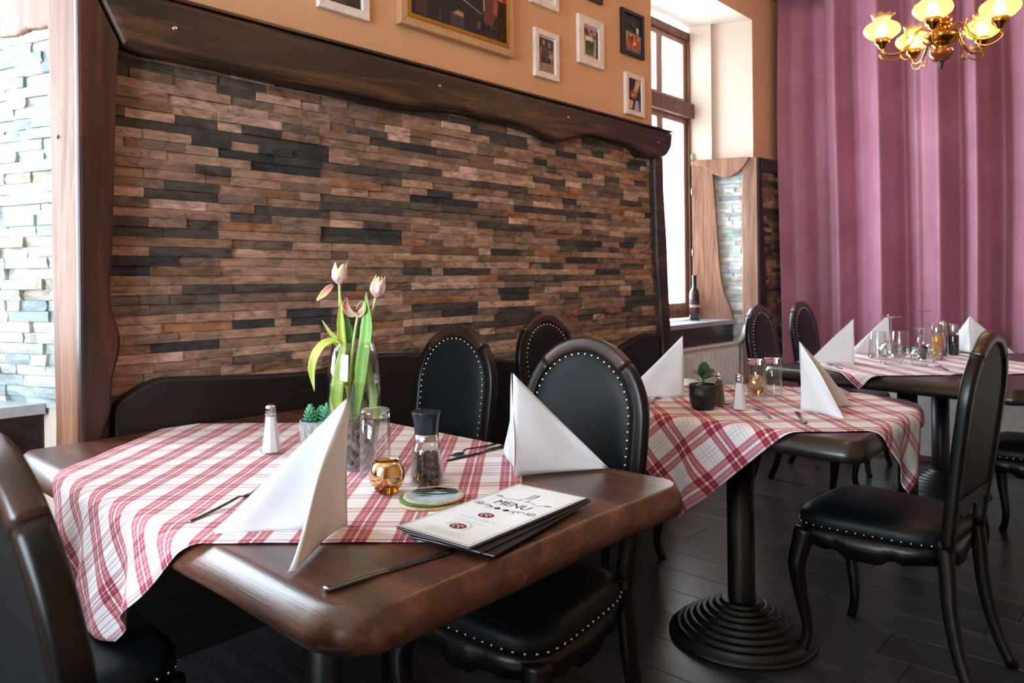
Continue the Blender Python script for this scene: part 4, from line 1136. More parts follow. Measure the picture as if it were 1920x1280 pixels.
# tulips
PINK, PALEP, YEL, REDP = (0.50, 0.22, 0.36), (0.72, 0.55, 0.60), (0.85, 0.62, 0.20), (0.55, 0.06, 0.07)
TO_CAM = -fwd
def tulip(label, stem, head, petals, leaves):
    t = thing('tulip', label, 'flower', (VX, VY, ZT), 0, None)
    S = spline(stem, 6); o = tube('stem', S, 0.0037, MT['leaf'], t, 8); set_tint(o, (0.44, 0.52, 0.16, 1))
    for P, W, fc, cup, cols in petals: ribbon(P, W, fc, cup, 5, 5, cols, 'petal', MT['petal'], t)
    for P, W, fc, cup, cols in leaves: ribbon(P, W, fc, cup, 5, 6, cols, 'leaf', MT['leaf'], t)
    return t
def cup_petals(c, axis, L, rad, n, openk, cols, a0=0.3):
    ax = Vector(axis).normalized(); s1 = ax.cross(TO_CAM).normalized(); s2 = ax.cross(s1); out = []
    for i in range(n):
        a = 2 * PI * i / n + a0; d = s1 * math.cos(a) + s2 * math.sin(a); k = openk[i % len(openk)]
        P = [c + d * 0.003, c + ax * L * 0.25 + d * rad, c + ax * L * 0.6 + d * rad * (1.0 + 0.35 * k), c + ax * L * (1.0 - 0.06 * (i % 3)) + d * rad * (0.55 + 1.1 * k)]
        out.append((P, [0.003, rad * 0.85, rad * 0.80, 0.0012], -d, 0.35, cols[i % len(cols)]))
    return out
GRN, YGR, DGR = (0.20, 0.42, 0.08), (0.55, 0.68, 0.10), (0.07, 0.24, 0.06)
c = vl(634, 531)
pet = cup_petals(c, (0.03, -0.01, 1), 0.054, 0.0165, 5, [0.3, 0.7, 0.15], [((.60, .34, .48), (.84, .66, .40), YEL), ((.62, .40, .52), (.80, .60, .44), YEL)])
pet.append(([vl(623, 531, .004), vl(616, 538, .012), vl(607, 548, .016), vl(594, 560, .016)], [0.003, 0.008, 0.0085, 0.002], TO_CAM, 0.3, ((.55, .12, .16), (.80, .50, .30), YEL)))
tulip('tallest pale pink tulip with one petal hanging down', [vl(655, 800), vl(646, 720), vl(640, 650), vl(636, 590), c], c, pet,
      [([vl(645, 720, .01), vl(640, 650, .012), vl(637, 600, .010), vl(637, 557, .004)], [0.006, 0.011, 0.009, 0.001], TO_CAM + rgt * .4, 0.5, (YGR, YGR, GRN)),
       ([vl(640, 690, 0.0), vl(632, 640, .01), vl(617, 618, .014), vl(604, 597, .016)], [0.003, 0.006, 0.0045, 0.0008], TO_CAM, 0.4, ((.40, .46, .10), (.50, .50, .12), GRN)),
       ([vl(636, 800, .02), vl(632, 750, .034), vl(638, 690, .030), vl(645, 640, .02)], [0.004, 0.016, 0.015, 0.004], TO_CAM, 0.25, (YGR, (.48, .62, .12), GRN))])
c = vl(702, 556)
tulip('closed lilac tulip leaning towards the pepper mill', [vl(660, 800, -.01), vl(664, 720, -.005), vl(680, 640, 0), vl(693, 590, 0), c], c,
      cup_petals(c, (0.22 * rgt.x, 0.22 * rgt.y, 1), 0.056, 0.0165, 6, [0.05, 0.0, 0.15], [((.56, .30, .42), (.72, .55, .60), YEL), ((.62, .34, .44), (.80, .60, .28), YEL), ((.60, .42, .52), (.76, .62, .58), PALEP)]),
      [([vl(664, 780, .0), vl(676, 690, .010), vl(687, 610, .012), vl(685, 545, .008)], [0.006, 0.016, 0.015, 0.0008], TO_CAM - rgt * .2, 0.45, ((.22, .42, .08), (.16, .40, .07), GRN)),
       ([vl(690, 790, -.02), vl(692, 740, -.02), vl(684, 690, -.01), vl(678, 640, 0)], [0.005, 0.012, 0.010, 0.003], TO_CAM, 0.3, ((.50, .58, .14), GRN, GRN))])
c = vl(668, 588)
pet = [([c, vl(655, 585, .010), vl(647, 572, .014), vl(649, 555, .012)], [0.003, 0.009, 0.010, 0.002], TO_CAM + rgt * .8, 0.5, ((.80, .70, .66), (.58, .08, .08), (.86, .66, .42))),
       ([c, vl(674, 586, .008), vl(682, 578, .010), vl(683, 563, .008)], [0.003, 0.009, 0.009, 0.002], TO_CAM - rgt * .8, 0.5, ((.30, .10, .16), (.70, .45, .25), YEL)),
       ([c, vl(668, 580, -.012), vl(672, 570, -.016), vl(676, 562, -.015)], [0.003, 0.008, 0.008, 0.002], TO_CAM, 0.4, ((.05, .02, .05), (.30, .14, .12), YEL))]
tl = tulip('wide open red and white tulip low in the bunch', [vl(648, 800, .01), vl(652, 720, .01), vl(660, 640, .005), c], c, pet,
      [([vl(652, 730, -.01), vl(652, 660, -.012), vl(650, 620, -.010), vl(645, 583, -.006)], [0.005, 0.011, 0.009, 0.001], TO_CAM, 0.4, (GRN, DGR, DGR)),
       ([vl(650, 700, 0), vl(634, 642, .02), vl(615, 637, .035), vl(598, 655, .04), vl(589, 685, .04), vl(593, 726, .04)], [0.004, 0.006, 0.009, 0.011, 0.009, 0.0006], TO_CAM + Vector((0, 0, .5)), 0.35, (YGR, (.52, .60, .10), YGR))])
for k in range(5):
    a = k * 1.25; tube('stamen', [c + Vector((0, 0, .001)), c + Vector((0.006 * math.cos(a), 0.006 * math.sin(a), 0.014))], 0.0014, MT['ink'], tl, 5)

tumbler('upside-down tumbler in front of the tulip vase', 1.062, 1.418, 0.0355, 0.160, 0.0365)
votive('gold glass votive holder with white candle in front of the pepper mill', 0.997, 1.290)
# pepper mill
t = thing('pepper_mill', 'pepper mill with black cap and steel collar, glass full of peppercorns', 'pepper mill', (1.105, 1.285, ZT))
lathe('glass_body', [(0, 0), (0.037, 0), (0.0385, 0.003), (0.037, 0.018), (0.0315, 0.070), (0.028, 0.098), (0.0265, 0.098), (0.030, 0.070), (0.0352, 0.018), (0.034, 0.006), (0, 0.005)], MT['thin'], t, 36)
lathe('collar', [(0.0275, 0.097), (0.0275, 0.112), (0.0265, 0.1125), (0, 0.1125)], MT['steel'], t, 36)
lathe('cap', [(0.0265, 0.1122), (0.0270, 0.118), (0.0290, 0.140), (0.0335, 0.160), (0.0330, 0.1625), (0.0300, 0.1600), (0.0250, 0.1585), (0, 0.1580)], MT['black_plastic'], t, 36)
lathe('pepper_core', [(0, 0.006), (0.031, 0.006), (0.030, 0.030), (0.026, 0.064), (0, 0.066)], MT['ink'], t, 20)
bm = bmesh.new(); cols = []; rs = random.Random(2)
for i in range(420):
    z = rs.uniform(0.008, 0.066); a = rs.uniform(0, 2 * PI); r = 0.0342 - (z - 0.008) * 0.088 - 0.0022
    if i < 70: r *= math.sqrt(rs.random()); z = 0.067
    n0 = len(bm.verts); bmesh.ops.create_icosphere(bm, subdivisions=1, radius=rs.uniform(0.0019, 0.0026), matrix=Matrix.Translation((r * math.cos(a), r * math.sin(a), z)))
    g = rs.choice([0.02, 0.03, 0.05, 0.10, 0.16]); cols += [(g, g * 0.92, g * 0.85, 1)] * (len(bm.verts) - n0)
o = bmo('peppercorns', bm, MT['pepper'], t, True, False); set_tint(o, cols); o['kind'] = 'stuff'
# coasters
def coaster(label, x, y, z, rz, cols):
    t = thing('coaster', label, 'coaster', (x, y, z), rz, 'round card coasters')
    o = lathe('card', [(0, 0), (0.0625, 0), (0.063, 0.0008), (0.063, 0.0032), (0.0625, 0.004), (0, 0.004)], MT['tint'], t, 48); set_tint(o, cols[0])
    bm = bmesh.new(); add_lathe(bm, [(0, 0.0003), (0.0575, 0.0002)], 48, (0, 0, 0.004)); o = bmo('printed_face', bm, MT['tint'], t); set_tint(o, cols[1])
    return t
YR = srgb(222, 204, 150)
coaster('round coaster at the bottom of the little stack', 1.012, 1.170, ZT, 0.4, (YR, srgb(206, 190, 150)))
coaster('green rimmed coaster in the middle of the little stack', 1.020, 1.178, ZT + 0.0044, 1.4, (srgb(70, 130, 96), srgb(90, 140, 110)))
t = coaster('topmost round coaster printed with a blue and white landscape', 1.026, 1.172, ZT + 0.0088, R(-47), (YR, srgb(176, 202, 220)))
for P, c_ in (([(-.050, .018), (-.040, .040), (0, .0555), (.040, .040), (.053, .015), (.03, .012), (.005, .022), (-.02, .010)], srgb(62, 72, 78)),
              ([(-.05, .006), (-.02, .010), (.01, .004), (.045, .012), (.05, .006), (.01, -.003), (-.03, .001)], srgb(40, 48, 52)),
              ([(-.01, .035), (.0, .05), (.018, .048), (.03, .036), (.012, .038)], srgb(200, 196, 160)), ([(-.045, -.008), (-.02, -.004), (.0, -.010), (-.02, -.014)], srgb(70, 84, 92))):
    bm = bmesh.new(); bm.faces.new([bm.verts.new((x, y, 0.0046)) for x, y in P]); o = bmo('printed_shape', bm, MT['tint'], t); set_tint(o, c_)

# menus
def text(s, size, mat, parent, x, y, z, rz=0.0, sx=1.0, shear=0.0):
    cv = bpy.data.curves.new('lettering', 'FONT'); cv.body = s; cv.size = size; cv.align_x = 'CENTER'; cv.align_y = 'CENTER'; cv.shear = shear
    o = bpy.data.objects.new('lettering', cv); C.objects.link(o)
    me = bpy.data.meshes.new_from_object(o); bpy.data.objects.remove(o)
    l = link('lettering', me, None, parent); me.materials.clear(); me.materials.append(mat)
    l.location = (x, y, z); l.rotation_euler = (0, 0, rz); l.scale = (sx, 1, 1)
    return l
def flat(name, P, z, mat, parent):
    bm = bmesh.new(); bm.faces.new([bm.verts.new((x, y, z)) for x, y in P]); return bmo(name, bm, mat, parent)
def stroke(bm, P, w, z):
    P = [Vector((x, y, 0)) for x, y in P]; T = frames(P)
    L = [(p + Vector((-t.y, t.x, 0)) * w, p - Vector((-t.y, t.x, 0)) * w) for p, t in zip(P, T)]
    vs = [(bm.verts.new((a.x, a.y, z)), bm.verts.new((b.x, b.y, z))) for a, b in L]
    for (a, b), (c_, d) in zip(vs, vs[1:]): bm.faces.new((a, b, d, c_))
MW, MH = 0.176, 0.350
def menu(label, x, y, z, rz, bend=0.004):
    t = thing('menu', label, 'menu', (x, y, z), rz, 'stacked menus')
    def sheet(name, z0, th, mat, g):
        bm = bmesh.new(); N = 8; A, B = [], []
        for i in range(N + 1):
            xx = -MW / 2 - g + (MW + 2 * g) * i / N
            for L_, zz in ((A, z0), (B, z0 + th)):
                L_.append([bm.verts.new((xx, yy * (MH / 2 + g), zz + bend * max(0, abs(xx) / MW * 2 - 0.3) ** 2 * (0.4 if yy > 0 else -0.2))) for yy in (-1, 0, 1)])
        for i in range(N):
            for j in range(2):
                bm.faces.new((A[i][j], A[i][j + 1], A[i + 1][j + 1], A[i + 1][j])); bm.faces.new((B[i][j], B[i + 1][j], B[i + 1][j + 1], B[i][j + 1]))
        for i in range(N):
            for j in (0, 2): bm.faces.new((A[i][j], A[i + 1][j], B[i + 1][j], B[i][j]))
        for i in (0, N):
            for j in range(2): bm.faces.new((A[i][j], A[i][j + 1], B[i][j + 1], B[i][j]))
        return bmo(name, bm, mat, t)
    sheet('cover', 0.0, 0.0014, MT['menu_edge'], 0.0)
    sheet('pages', 0.0015, 0.0016, MT['paper'], -0.0015)
    sheet('cover', 0.0032, 0.0012, MT['menu_edge'], 0.0)
    return t
menu('black edged menu at the bottom of the menu stack', 1.030, 0.968, ZT + 0.0035, R(-80))
menu('menu in the middle of the menu stack', 1.024, 0.975, ZT + 0.0085, R(-84))
t = menu('topmost menu with the word MENU and two maroon emblems', 1.018, 0.982, ZT + 0.0137, R(-86.5), 0.0)
flat('printed_face', [(-MW / 2 + .0015, -MH / 2 + .0015), (MW / 2 - .0015, -MH / 2 + .0015), (MW / 2 - .0015, MH / 2 - .0015), (-MW / 2 + .0015, MH / 2 - .0015)], 0.0047, MT['menu_face'], t)
zf = 0.0051
bm = bmesh.new(); q = 0.006; a, b = MW / 2 - q, MH / 2 - q
stroke(bm, [(-a, -b), (a, -b)], .0005, zf); stroke(bm, [(-a, b), (a, b)], .0005, zf); stroke(bm, [(-a, -b), (-a, b)], .0005, zf); stroke(bm, [(a, -b), (a, b)], .0005, zf)
bmo('border_line', bm, MT['ink'], t)
text('MENU', 0.036, MT['ink'], t, 0.0, 0.046, zf, 0, 0.86)
bm = bmesh.new()
for s in (-1, 1):
    stroke(bm, [(s * (0.006 + 0.062 * k / 30), 0.076 + 0.004 * math.sin(k / 30 * 9)) for k in range(31)], .0007, zf)
    stroke(bm, [(s * (0.060 + 0.008 * math.cos(k / 3.0) * (1 - k / 26)), 0.079 + 0.006 * math.sin(k / 3.0) * (1 - k / 26)) for k in range(20)], .0006, zf)
    stroke(bm, [(s * (0.010 + 0.066 * k / 40), 0.018 - 0.006 * math.sin(k / 40 * 10) * (1 - k / 60)) for k in range(41)], .0010, zf)
    stroke(bm, [(s * (0.062 + 0.010 * math.cos(k / 3.0) * (1 - k / 26)), 0.022 + 0.008 * math.sin(k / 3.0) * (1 - k / 26)) for k in range(22)], .0009, zf)
    stroke(bm, [(s * (0.034 + 0.006 * math.cos(k / 2.6)), 0.012 + 0.006 * math.sin(k / 2.6)) for k in range(14)], .0008, zf)
    stroke(bm, [(s * 0.008 * math.sin(k / 5) + s * .004, 0.080 + 0.007 * k / 15) for k in range(16)], .0007, zf)
bmo('flourish', bm, MT['ink'], t)['kind'] = 'stuff'
for s in (-1, 1): flat('leaf_ornament', [(s * .002, .012), (s * .010, .020), (s * .019, .013), (s * .011, .006)][::s], zf, MT['ink'], t)
bm = bmesh.new()
stroke(bm, [(-0.0045, 0.092), (-0.0045, 0.120)], .0011, zf); stroke(bm, [(0.0045, 0.092), (0.0045, 0.112)], .0011, zf)
for dx in (-.0026, 0, .0026): stroke(bm, [(-0.0045 + dx, 0.118), (-0.0045 + dx, 0.127)], .0005, zf)
stroke(bm, [(0.0045, 0.111), (0.0055, 0.119), (0.0040, 0.127)], .0016, zf)
bmo('cutlery_emblem', bm, MT['ink'], t)
for cy, r in ((-0.032, 0.016), (-0.108, 0.0165)):
    flat('round_emblem', [(r * 1.05 * math.cos(2 * PI * k / 28), cy + r * 0.82 * math.sin(2 * PI * k / 28)) for k in range(28)], zf, MT['maroon'], t)
    for s in (-1, 1):
        bm = bmesh.new()
        stroke(bm, [(s * .006 + .0042 * math.cos(k / 2.4), cy + .0052 * math.sin(k / 2.4)) for k in range(13)], .0009, zf + .0002)
        stroke(bm, [(s * .006, cy - .009), (s * .0065, cy - .004)], .0008, zf + .0002)
        bmo('emblem_mark', bm, MT['paper'], t)
bm = bmesh.new()
for k in range(15):                                   # ring of tiny marks round the lower emblem
    aa = R(-30 + k * 9); stroke(bm, [(0.023 * math.cos(aa), -0.108 + 0.021 * math.sin(aa)), (0.027 * math.cos(aa), -0.108 + 0.025 * math.sin(aa))], .0007, zf)
    aa = R(120 + k * 5); stroke(bm, [(0.023 * math.cos(aa), -0.108 + 0.021 * math.sin(aa)), (0.026 * math.cos(aa), -0.108 + 0.024 * math.sin(aa))], .0006, zf)
rs = random.Random(4)
for yy in (-0.056, -0.062, -0.078, -0.138, -0.145, -0.152):
    x = -0.04
    while x < 0.04:
        w = rs.uniform(.003, .009); stroke(bm, [(x, yy), (x + w, yy)], .0006, zf); x += w + .0022
bmo('small_print', bm, plain('grey_print', srgb(150, 154, 158), 0.7), t)['kind'] = 'stuff'

knife('knife with its handle at the table front, blade under the menus', (0.622, 0.956), (0.868, 0.936), TOP + 0.0005, 'table knives', 'dark_steel')
fork('fork with its handle sticking out left of the front napkin', (0.622, 1.412), (0.823, 1.504), ZT, 'table forks', 'dark_steel')
knife('knife behind the pepper mill pointing at the beige napkin', (1.500, 1.395), (1.262, 1.394), ZT, 'table knives', 'dark_steel')
fork('fork lying behind the pepper mill beside the knife', (1.49, 1.440), (1.30, 1.420), ZT, 'table forks', 'dark_steel')
# ------------------------------------------------------------------ second table
napkin('beige paper napkin on the second table next to the black potted plant', (2.540, 1.455), [(2.395, 1.640), (2.60, 1.66)])
napkin('white paper napkin at the front end of the second table, tallest shape there', (2.534, 1.004), [(2.478, 0.842), (2.745, 0.905)])
t = thing('potted_plant', 'small round-leaved plant in a black ceramic pot on the second table', 'plant', (2.355, 1.272, ZT))
lathe('pot', [(0, 0), (0.030, 0), (0.036, 0.004), (0.046, 0.024), (0.0485, 0.045), (0.0485, 0.088), (0.0455, 0.088), (0.0450, 0.078), (0, 0.078)], MT['black_ceramic'], t, 36)
lathe('soil', [(0, 0.079), (0.045, 0.0785)], MT['soil'], t, 20)
def rel(a, z, b=0.0): return Vector((rgt.x * a - fwd.x * b, rgt.y * a - fwd.y * b, z))
o = tube('stem', spline([rel(0, .075), rel(.001, .10), rel(.003, .125)], 5), 0.0035, MT['leaf'], t, 8); set_tint(o, (0.06, 0.12, 0.05, 1))
DK = ((.015, .05, .025), (.02, .09, .04), (.03, .10, .05)); GY = ((.06, .07, .05), (.16, .15, .12), (.12, .12, .09))
for P, W, fc, c_ in (([rel(.002, .120, .004), rel(-.006, .130, .012), rel(.0, .150, .016), rel(.004, .166, .012)], [.004, .016, .021, .006], TO_CAM, DK),
                     ([rel(0, .105), rel(-.012, .120, .004), rel(-.028, .130, .006), rel(-.040, .131, .006)], [.003, .010, .010, .001], Vector((0, 0, 1)) + TO_CAM * .6, GY),
                     ([rel(0, .100, .01), rel(-.016, .103, .016), rel(-.028, .106, .02), rel(-.038, .112, .02)], [.002, .006, .006, .001], Vector((0, 0, 1)), GY),
                     ([rel(.002, .105), rel(.016, .113, .01), rel(.028, .118, .012), rel(.042, .116, .012)], [.003, .009, .010, .001], Vector((0, 0, 1)) + TO_CAM * .5, DK),
                     ([rel(.002, .112), rel(.018, .122, -.01), rel(.034, .130, -.012), rel(.046, .126, -.012)], [.003, .010, .011, .002], TO_CAM + Vector((0, 0, .6)), GY),
                     ([rel(.002, .100, .01), rel(.014, .103, .02), rel(.026, .106, .026), rel(.034, .104, .03)], [.003, .007, .007, .001], Vector((0, 0, 1)), DK),
                     ([rel(.0, .090, .01), rel(-.014, .092, .02), rel(-.024, .09, .026), rel(-.034, .087, .03)], [.003, .006, .006, .001], Vector((0, 0, 1)), GY),
                     ([rel(.0, .11, -.01), rel(-.004, .12, -.03), rel(.01, .13, -.04), rel(.02, .13, -.045)], [.003, .008, .008, .001], Vector((0, 0, 1)), DK)):
    ribbon(P, W, fc, 0.2, 5, 5, c_, 'leaf', MT['leaf'], t)
salt_shaker('tapered glass salt shaker beside the black potted plant', 2.412, 1.166, 0.125)
salt_shaker('glass pepper shaker mostly hidden behind the black potted plant', 2.452, 1.262, 0.118, fill='pepper')
set_tint([o for o in bpy.data.objects if o.name.startswith('filling') and o.data.materials[0] == MT['pepper']][0], (0.16, 0.13, 0.11, 1))
votive('copper gold votive holder behind the tumblers on the second table', 2.800, 1.285, 0.036)
tumbler('left upside-down tumbler in front of the copper votive', 2.690, 1.230, 0.033, 0.150, 0.034, group=None)
tumbler('right upside-down tumbler beside the copper votive', 2.765, 1.200, 0.033, 0.150, 0.034, group=None)
napkin('paper napkin fallen over at the far corner of the second table', (2.83, 1.05), [(3.02, 1.00), (2.96, 1.20)], h=0.085)
t = thing('napkin', 'flat folded napkin lying on bare wood at the second table edge', 'napkin', (2.99, 1.075, TOP + 0.001), R(20), 'folded paper napkins')
box('folded_sheet', -0.07, 0.07, -0.06, 0.06, 0.0, 0.006, MT['paper'], t, 0.002)
t = thing('booklet', 'dark booklet lying between plant and salt shaker', 'booklet', (2.535, 1.262, ZT), R(-42))
box('cover', -0.05, 0.05, -0.035, 0.035, 0.0, 0.002, MT['menu_edge'], t, 0.0005); box('pages', -0.049, 0.049, -0.034, 0.034, 0.002, 0.006, plain('grey_page', srgb(150, 150, 160), 0.5), t, 0.0005)
fork('fork in front of the standing napkin on the second table', (2.33, 1.02), (2.475, 1.135), ZT, 'table forks', 'dark_steel')
knife('knife tucked under the front foot of the second table napkin', (2.315, 0.905), (2.50, 1.005), ZT, 'table knives', 'dark_steel')
fork('fork beside the fallen napkin on the second table', (2.94, 1.30), (2.78, 1.40), ZT, 'table forks', 'dark_steel')
fork('fork next to the beige napkin near the chair back', (2.32, 1.47), (2.47, 1.52), ZT, 'table forks', 'dark_steel')

# ------------------------------------------------------------------ far table
Z3 = TOP + 0.006
napkin('white napkin standing at the near left corner of the far table', (4.030, 1.318), [(4.014, 1.545), (4.18, 1.42)], Z3)
napkin('white napkin standing behind the first one on the far table', (4.670, 1.330), [(4.590, 1.530), (4.82, 1.40)], Z3)
napkin('white napkin at the far right of the glasses, partly behind a chair', (5.020, 0.990), [(5.130, 0.790), (5.09, 1.15)], Z3, 0.215)
def wine_glass(label, x, y, h=0.22, rb=0.042, z=Z3):
    t = thing('wine_glass', label, 'wine glass', (x, y, z), 0, 'upside-down wine glasses')
    hb = h * 0.50
    bowl = [(rb * 0.80, 0.0), (rb * 0.95, hb * 0.25), (rb, hb * 0.5), (rb * 0.85, hb * 0.78), (rb * 0.40, hb * 0.96), (0.006, hb)]
    inn = [(max(r - 0.0016, 0.0), zz) for r, zz in bowl[:-1]][::-1]
    lathe('bowl', [(0, hb - 0.004)] + inn[:0:-1][::-1] + [(bowl[0][0] - 0.0012, 0.0005)] + bowl, MT['thin'], t, 32)
    lathe('stem', [(0.006, hb), (0.0042, hb + 0.02), (0.0042, h - 0.018), (0.008, h - 0.006)], MT['glass'], t, 16)
    lathe('foot', [(0.008, h - 0.006), (rb * 0.86, h - 0.0025), (rb * 0.88, h - 0.001), (rb * 0.86, h), (0, h)], MT['glass'], t, 32)
    return t
wine_glass('tall wine glass in front of the two tumblers on the far table', 4.200, 1.188, 0.245, 0.060)
wine_glass('short wine glass before the turquoise votive', 4.190, 1.050, 0.190, 0.044)
wine_glass('tallest wine glass, its foot highest against the curtain', 4.800, 1.180, 0.255, 0.044)
wine_glass('wine glass beside the golden oil bottle', 4.600, 1.085, 0.190, 0.046)
tumbler('upright tumbler left of the tall wine glass stem on the far table', 4.415, 1.315, 0.050, 0.150, 0.040, Z3, None, True)
tumbler('upright tumbler right behind the tall wine glass', 4.500, 1.225, 0.050, 0.150, 0.040, Z3, None, True)
t = thing('votive_glass', 'small turquoise votive glass among the wine glasses', 'candle', (4.52, 1.120, Z3))
lathe('cup', [(0, 0), (0.020, 0), (0.026, 0.070), (0.0245, 0.070), (0.019, 0.004), (0, 0.004)], MT['cyan'], t, 24)
lathe('candle', [(0, 0.005), (0.017, 0.005), (0.018, 0.030), (0, 0.030)], MT['wax'], t, 20)
def cruet(label, x, y, mat):
    t = thing('cruet', label, 'bottle', (x, y, Z3), 0)
    lathe('glass_body', [(0, 0), (0.027, 0), (0.029, 0.004), (0.029, 0.118), (0.024, 0.130), (0.022, 0.132)], MT['thin'], t, 24)
    lathe('contents', [(0, 0.004), (0.0265, 0.004), (0.0265, 0.116), (0, 0.117)], MT[mat], t, 24)
    lathe('cap', [(0.027, 0.131), (0.0275, 0.136), (0.0275, 0.176), (0.025, 0.180), (0, 0.180)], MT['steel'], t, 24)
    return t
cruet('cruet of golden oil with steel cap on the far table', 4.700, 1.090, 'oil_solid')
cruet('cruet of dark vinegar with steel cap on the far table', 4.850, 1.040, 'vinegar')
t = thing('spice_shaker', 'slim steel shaker standing between oil and vinegar cruets', 'shaker', (4.82, 1.085, Z3))
lathe('body', [(0, 0), (0.020, 0), (0.020, 0.160), (0.017, 0.166), (0, 0.166)], MT['steel'], t, 20)
lathe('lid', [(0.0185, 0.165), (0.020, 0.172), (0.016, 0.190), (0.006, 0.198), (0, 0.199)], MT['chrome'], t, 20)
spoon('spoon with round bowl lying in front of the cruets', (4.38, 1.035), (4.62, 1.045), Z3)
fork('fork near the far table edge beside the turned chair', (4.02, 0.885), (4.19, 0.975), Z3, 'table forks', 'dark_steel')
knife('knife lying across the fork on the far table edge', (3.80, 0.83), (4.02, 0.79), Z3, 'table knives', 'dark_steel')
fork('fork in front of the near left napkin on the far table', (3.80, 1.30), (3.95, 1.42), Z3, 'table forks', 'dark_steel')
for k, lb in ((0, 'lower pale turquoise folder lying behind the vinegar cruet'), (1, 'upper pale turquoise folder lying behind the vinegar cruet')):
    t = thing('folder', lb, 'folder', (5.00, 1.17, Z3 + 0.0125 * k), R(-25 + 3 * k), 'turquoise folders')
    box('cover', -0.07, 0.07, -0.10, 0.10, 0.0, 0.012, plain('turquoise_card', srgb(120, 170, 180), 0.5) if k else plain('pale_card', srgb(190, 205, 212), 0.5), t, 0.002)

# ------------------------------------------------------------------ window sill
t = thing('wine_bottle', 'dark wine bottle standing on the window sill', 'bottle', (5.02, 2.775, 0.905))
lathe('glass_body', [(0, 0), (0.034, 0), (0.0375, 0.004), (0.0375, 0.185), (0.034, 0.215), (0.020, 0.240), (0.0150, 0.255), (0.0145, 0.325), (0.0160, 0.327), (0.0160, 0.335), (0.0140, 0.337), (0, 0.337)], MT['bottle'], t, 32)
lathe('label', [(0.0380, 0.060), (0.0380, 0.160)], plain('bottle_label', srgb(70, 34, 44), 0.6), t, 32)
lathe('label_band', [(0.0383, 0.100), (0.0383, 0.118)], plain('label_print', srgb(190, 150, 140), 0.6), t, 32)
lathe('capsule', [(0.0152, 0.262), (0.0152, 0.326), (0.0168, 0.328), (0.0168, 0.337), (0.014, 0.339), (0, 0.339)], MT['black_frame'], t, 24)

# ------------------------------------------------------------------ pictures
def picture(label, x0, x1, z0, z1, fw, fmat, mat_col, art, inner=0.0, th=0.020, step=False):
    t = thing('picture_frame', label, 'picture', ((x0 + x1) / 2, YW, z0), 0, 'framed pictures on the orange wall')
    hw = (x1 - x0) / 2; h = z1 - z0
    for nm, P in (('bottom_moulding', [(-hw, 0), (hw, 0), (hw - fw, fw), (-hw + fw, fw)]), ('top_moulding', [(-hw, h), (-hw + fw, h - fw), (hw - fw, h - fw), (hw, h)]),
                  ('side_moulding', [(-hw, 0), (-hw + fw, fw), (-hw + fw, h - fw), (-hw, h)]), ('side_moulding', [(hw, 0), (hw, h), (hw - fw, h - fw), (hw - fw, fw)])):
        plate(nm, P, (0, -0.001, 0), (1, 0, 0), (0, 0, 1), (0, -1, 0), th, fmat, t, 0.003)
    if step:
        g = fw - 0.014
        for nm, P in (('gilt_fillet', [(-hw + g, g), (hw - g, g), (hw - fw - .004, fw + .004), (-hw + fw + .004, fw + .004)]), ('gilt_fillet', [(-hw + g, h - g), (-hw + fw + .004, h - fw - .004), (hw - fw - .004, h - fw - .004), (hw - g, h - g)]),
                      ('gilt_fillet', [(-hw + g, g), (-hw + fw + .004, fw + .004), (-hw + fw + .004, h - fw - .004), (-hw + g, h - g)]), ('gilt_fillet', [(hw - g, g), (hw - g, h - g), (hw - fw - .004, h - fw - .004), (hw - fw - .004, fw + .004)])):
            plate(nm, P, (0, -0.001, 0), (1, 0, 0), (0, 0, 1), (0, -1, 0), th + 0.004, MT['brass'], t, 0.001)
    def quad(nm, a0, a1, c0, c1, y, mat):
        return pm(nm, [(a0, y, c0), (a1, y, c0), (a1, y, c1), (a0, y, c1)], [(0, 1, 2, 3)], mat, t)
    quad('mount', -hw + fw * .8, hw - fw * .8, fw * .8, h - fw * .8, -0.008, mat_col)
    a, b, c_, d = -hw + fw + inner, hw - fw - inner, fw + inner * 1.2, h - fw - inner * 1.2
    base, shapes = art
    o = quad('print', a, b, c_, d, -0.0095, MT['tint']); set_tint(o, base)
    for i, (P, col) in enumerate(shapes):
        V = [(a + (b - a) * u, -0.0100 - 0.0002 * i, c_ + (d - c_) * w) for u, w in P]
        o = pm('printed_shape', V, [tuple(range(len(V)))], MT['tint'], t); set_tint(o, col)
    return t
def ell(cx, cy, rx, ry, n=22, a0=0): return [(cx + rx * math.cos(2 * PI * k / n + a0), cy + ry * math.sin(2 * PI * k / n + a0)) for k in range(n)]
S_ = srgb
def blob(seed, n, cols, x0=0.05, x1=0.95, y0=0.05, y1=0.95, r0=.03, r1=.09):
    rr = random.Random(seed)
    return [(ell(rr.uniform(x0, x1), rr.uniform(y0, y1), rr.uniform(r0, r1), rr.uniform(r0, r1), 9), rr.choice(cols)) for _ in range(n)]
wf = MT['white_frame']
picture('white framed photo of a plate, leftmost picture at the top edge', 1.600, 1.838, 2.272, 2.600, 0.034, wf, MT['paper'],
        (S_(22, 22, 26), [(ell(.45, .20, .52, .10), S_(214, 206, 200)), (ell(.45, .21, .40, .065), S_(150, 140, 132)), (ell(.50, .45, .30, .16), S_(120, 112, 106)), (ell(.4, .04, .2, .05), S_(60, 58, 60))]), 0.004)
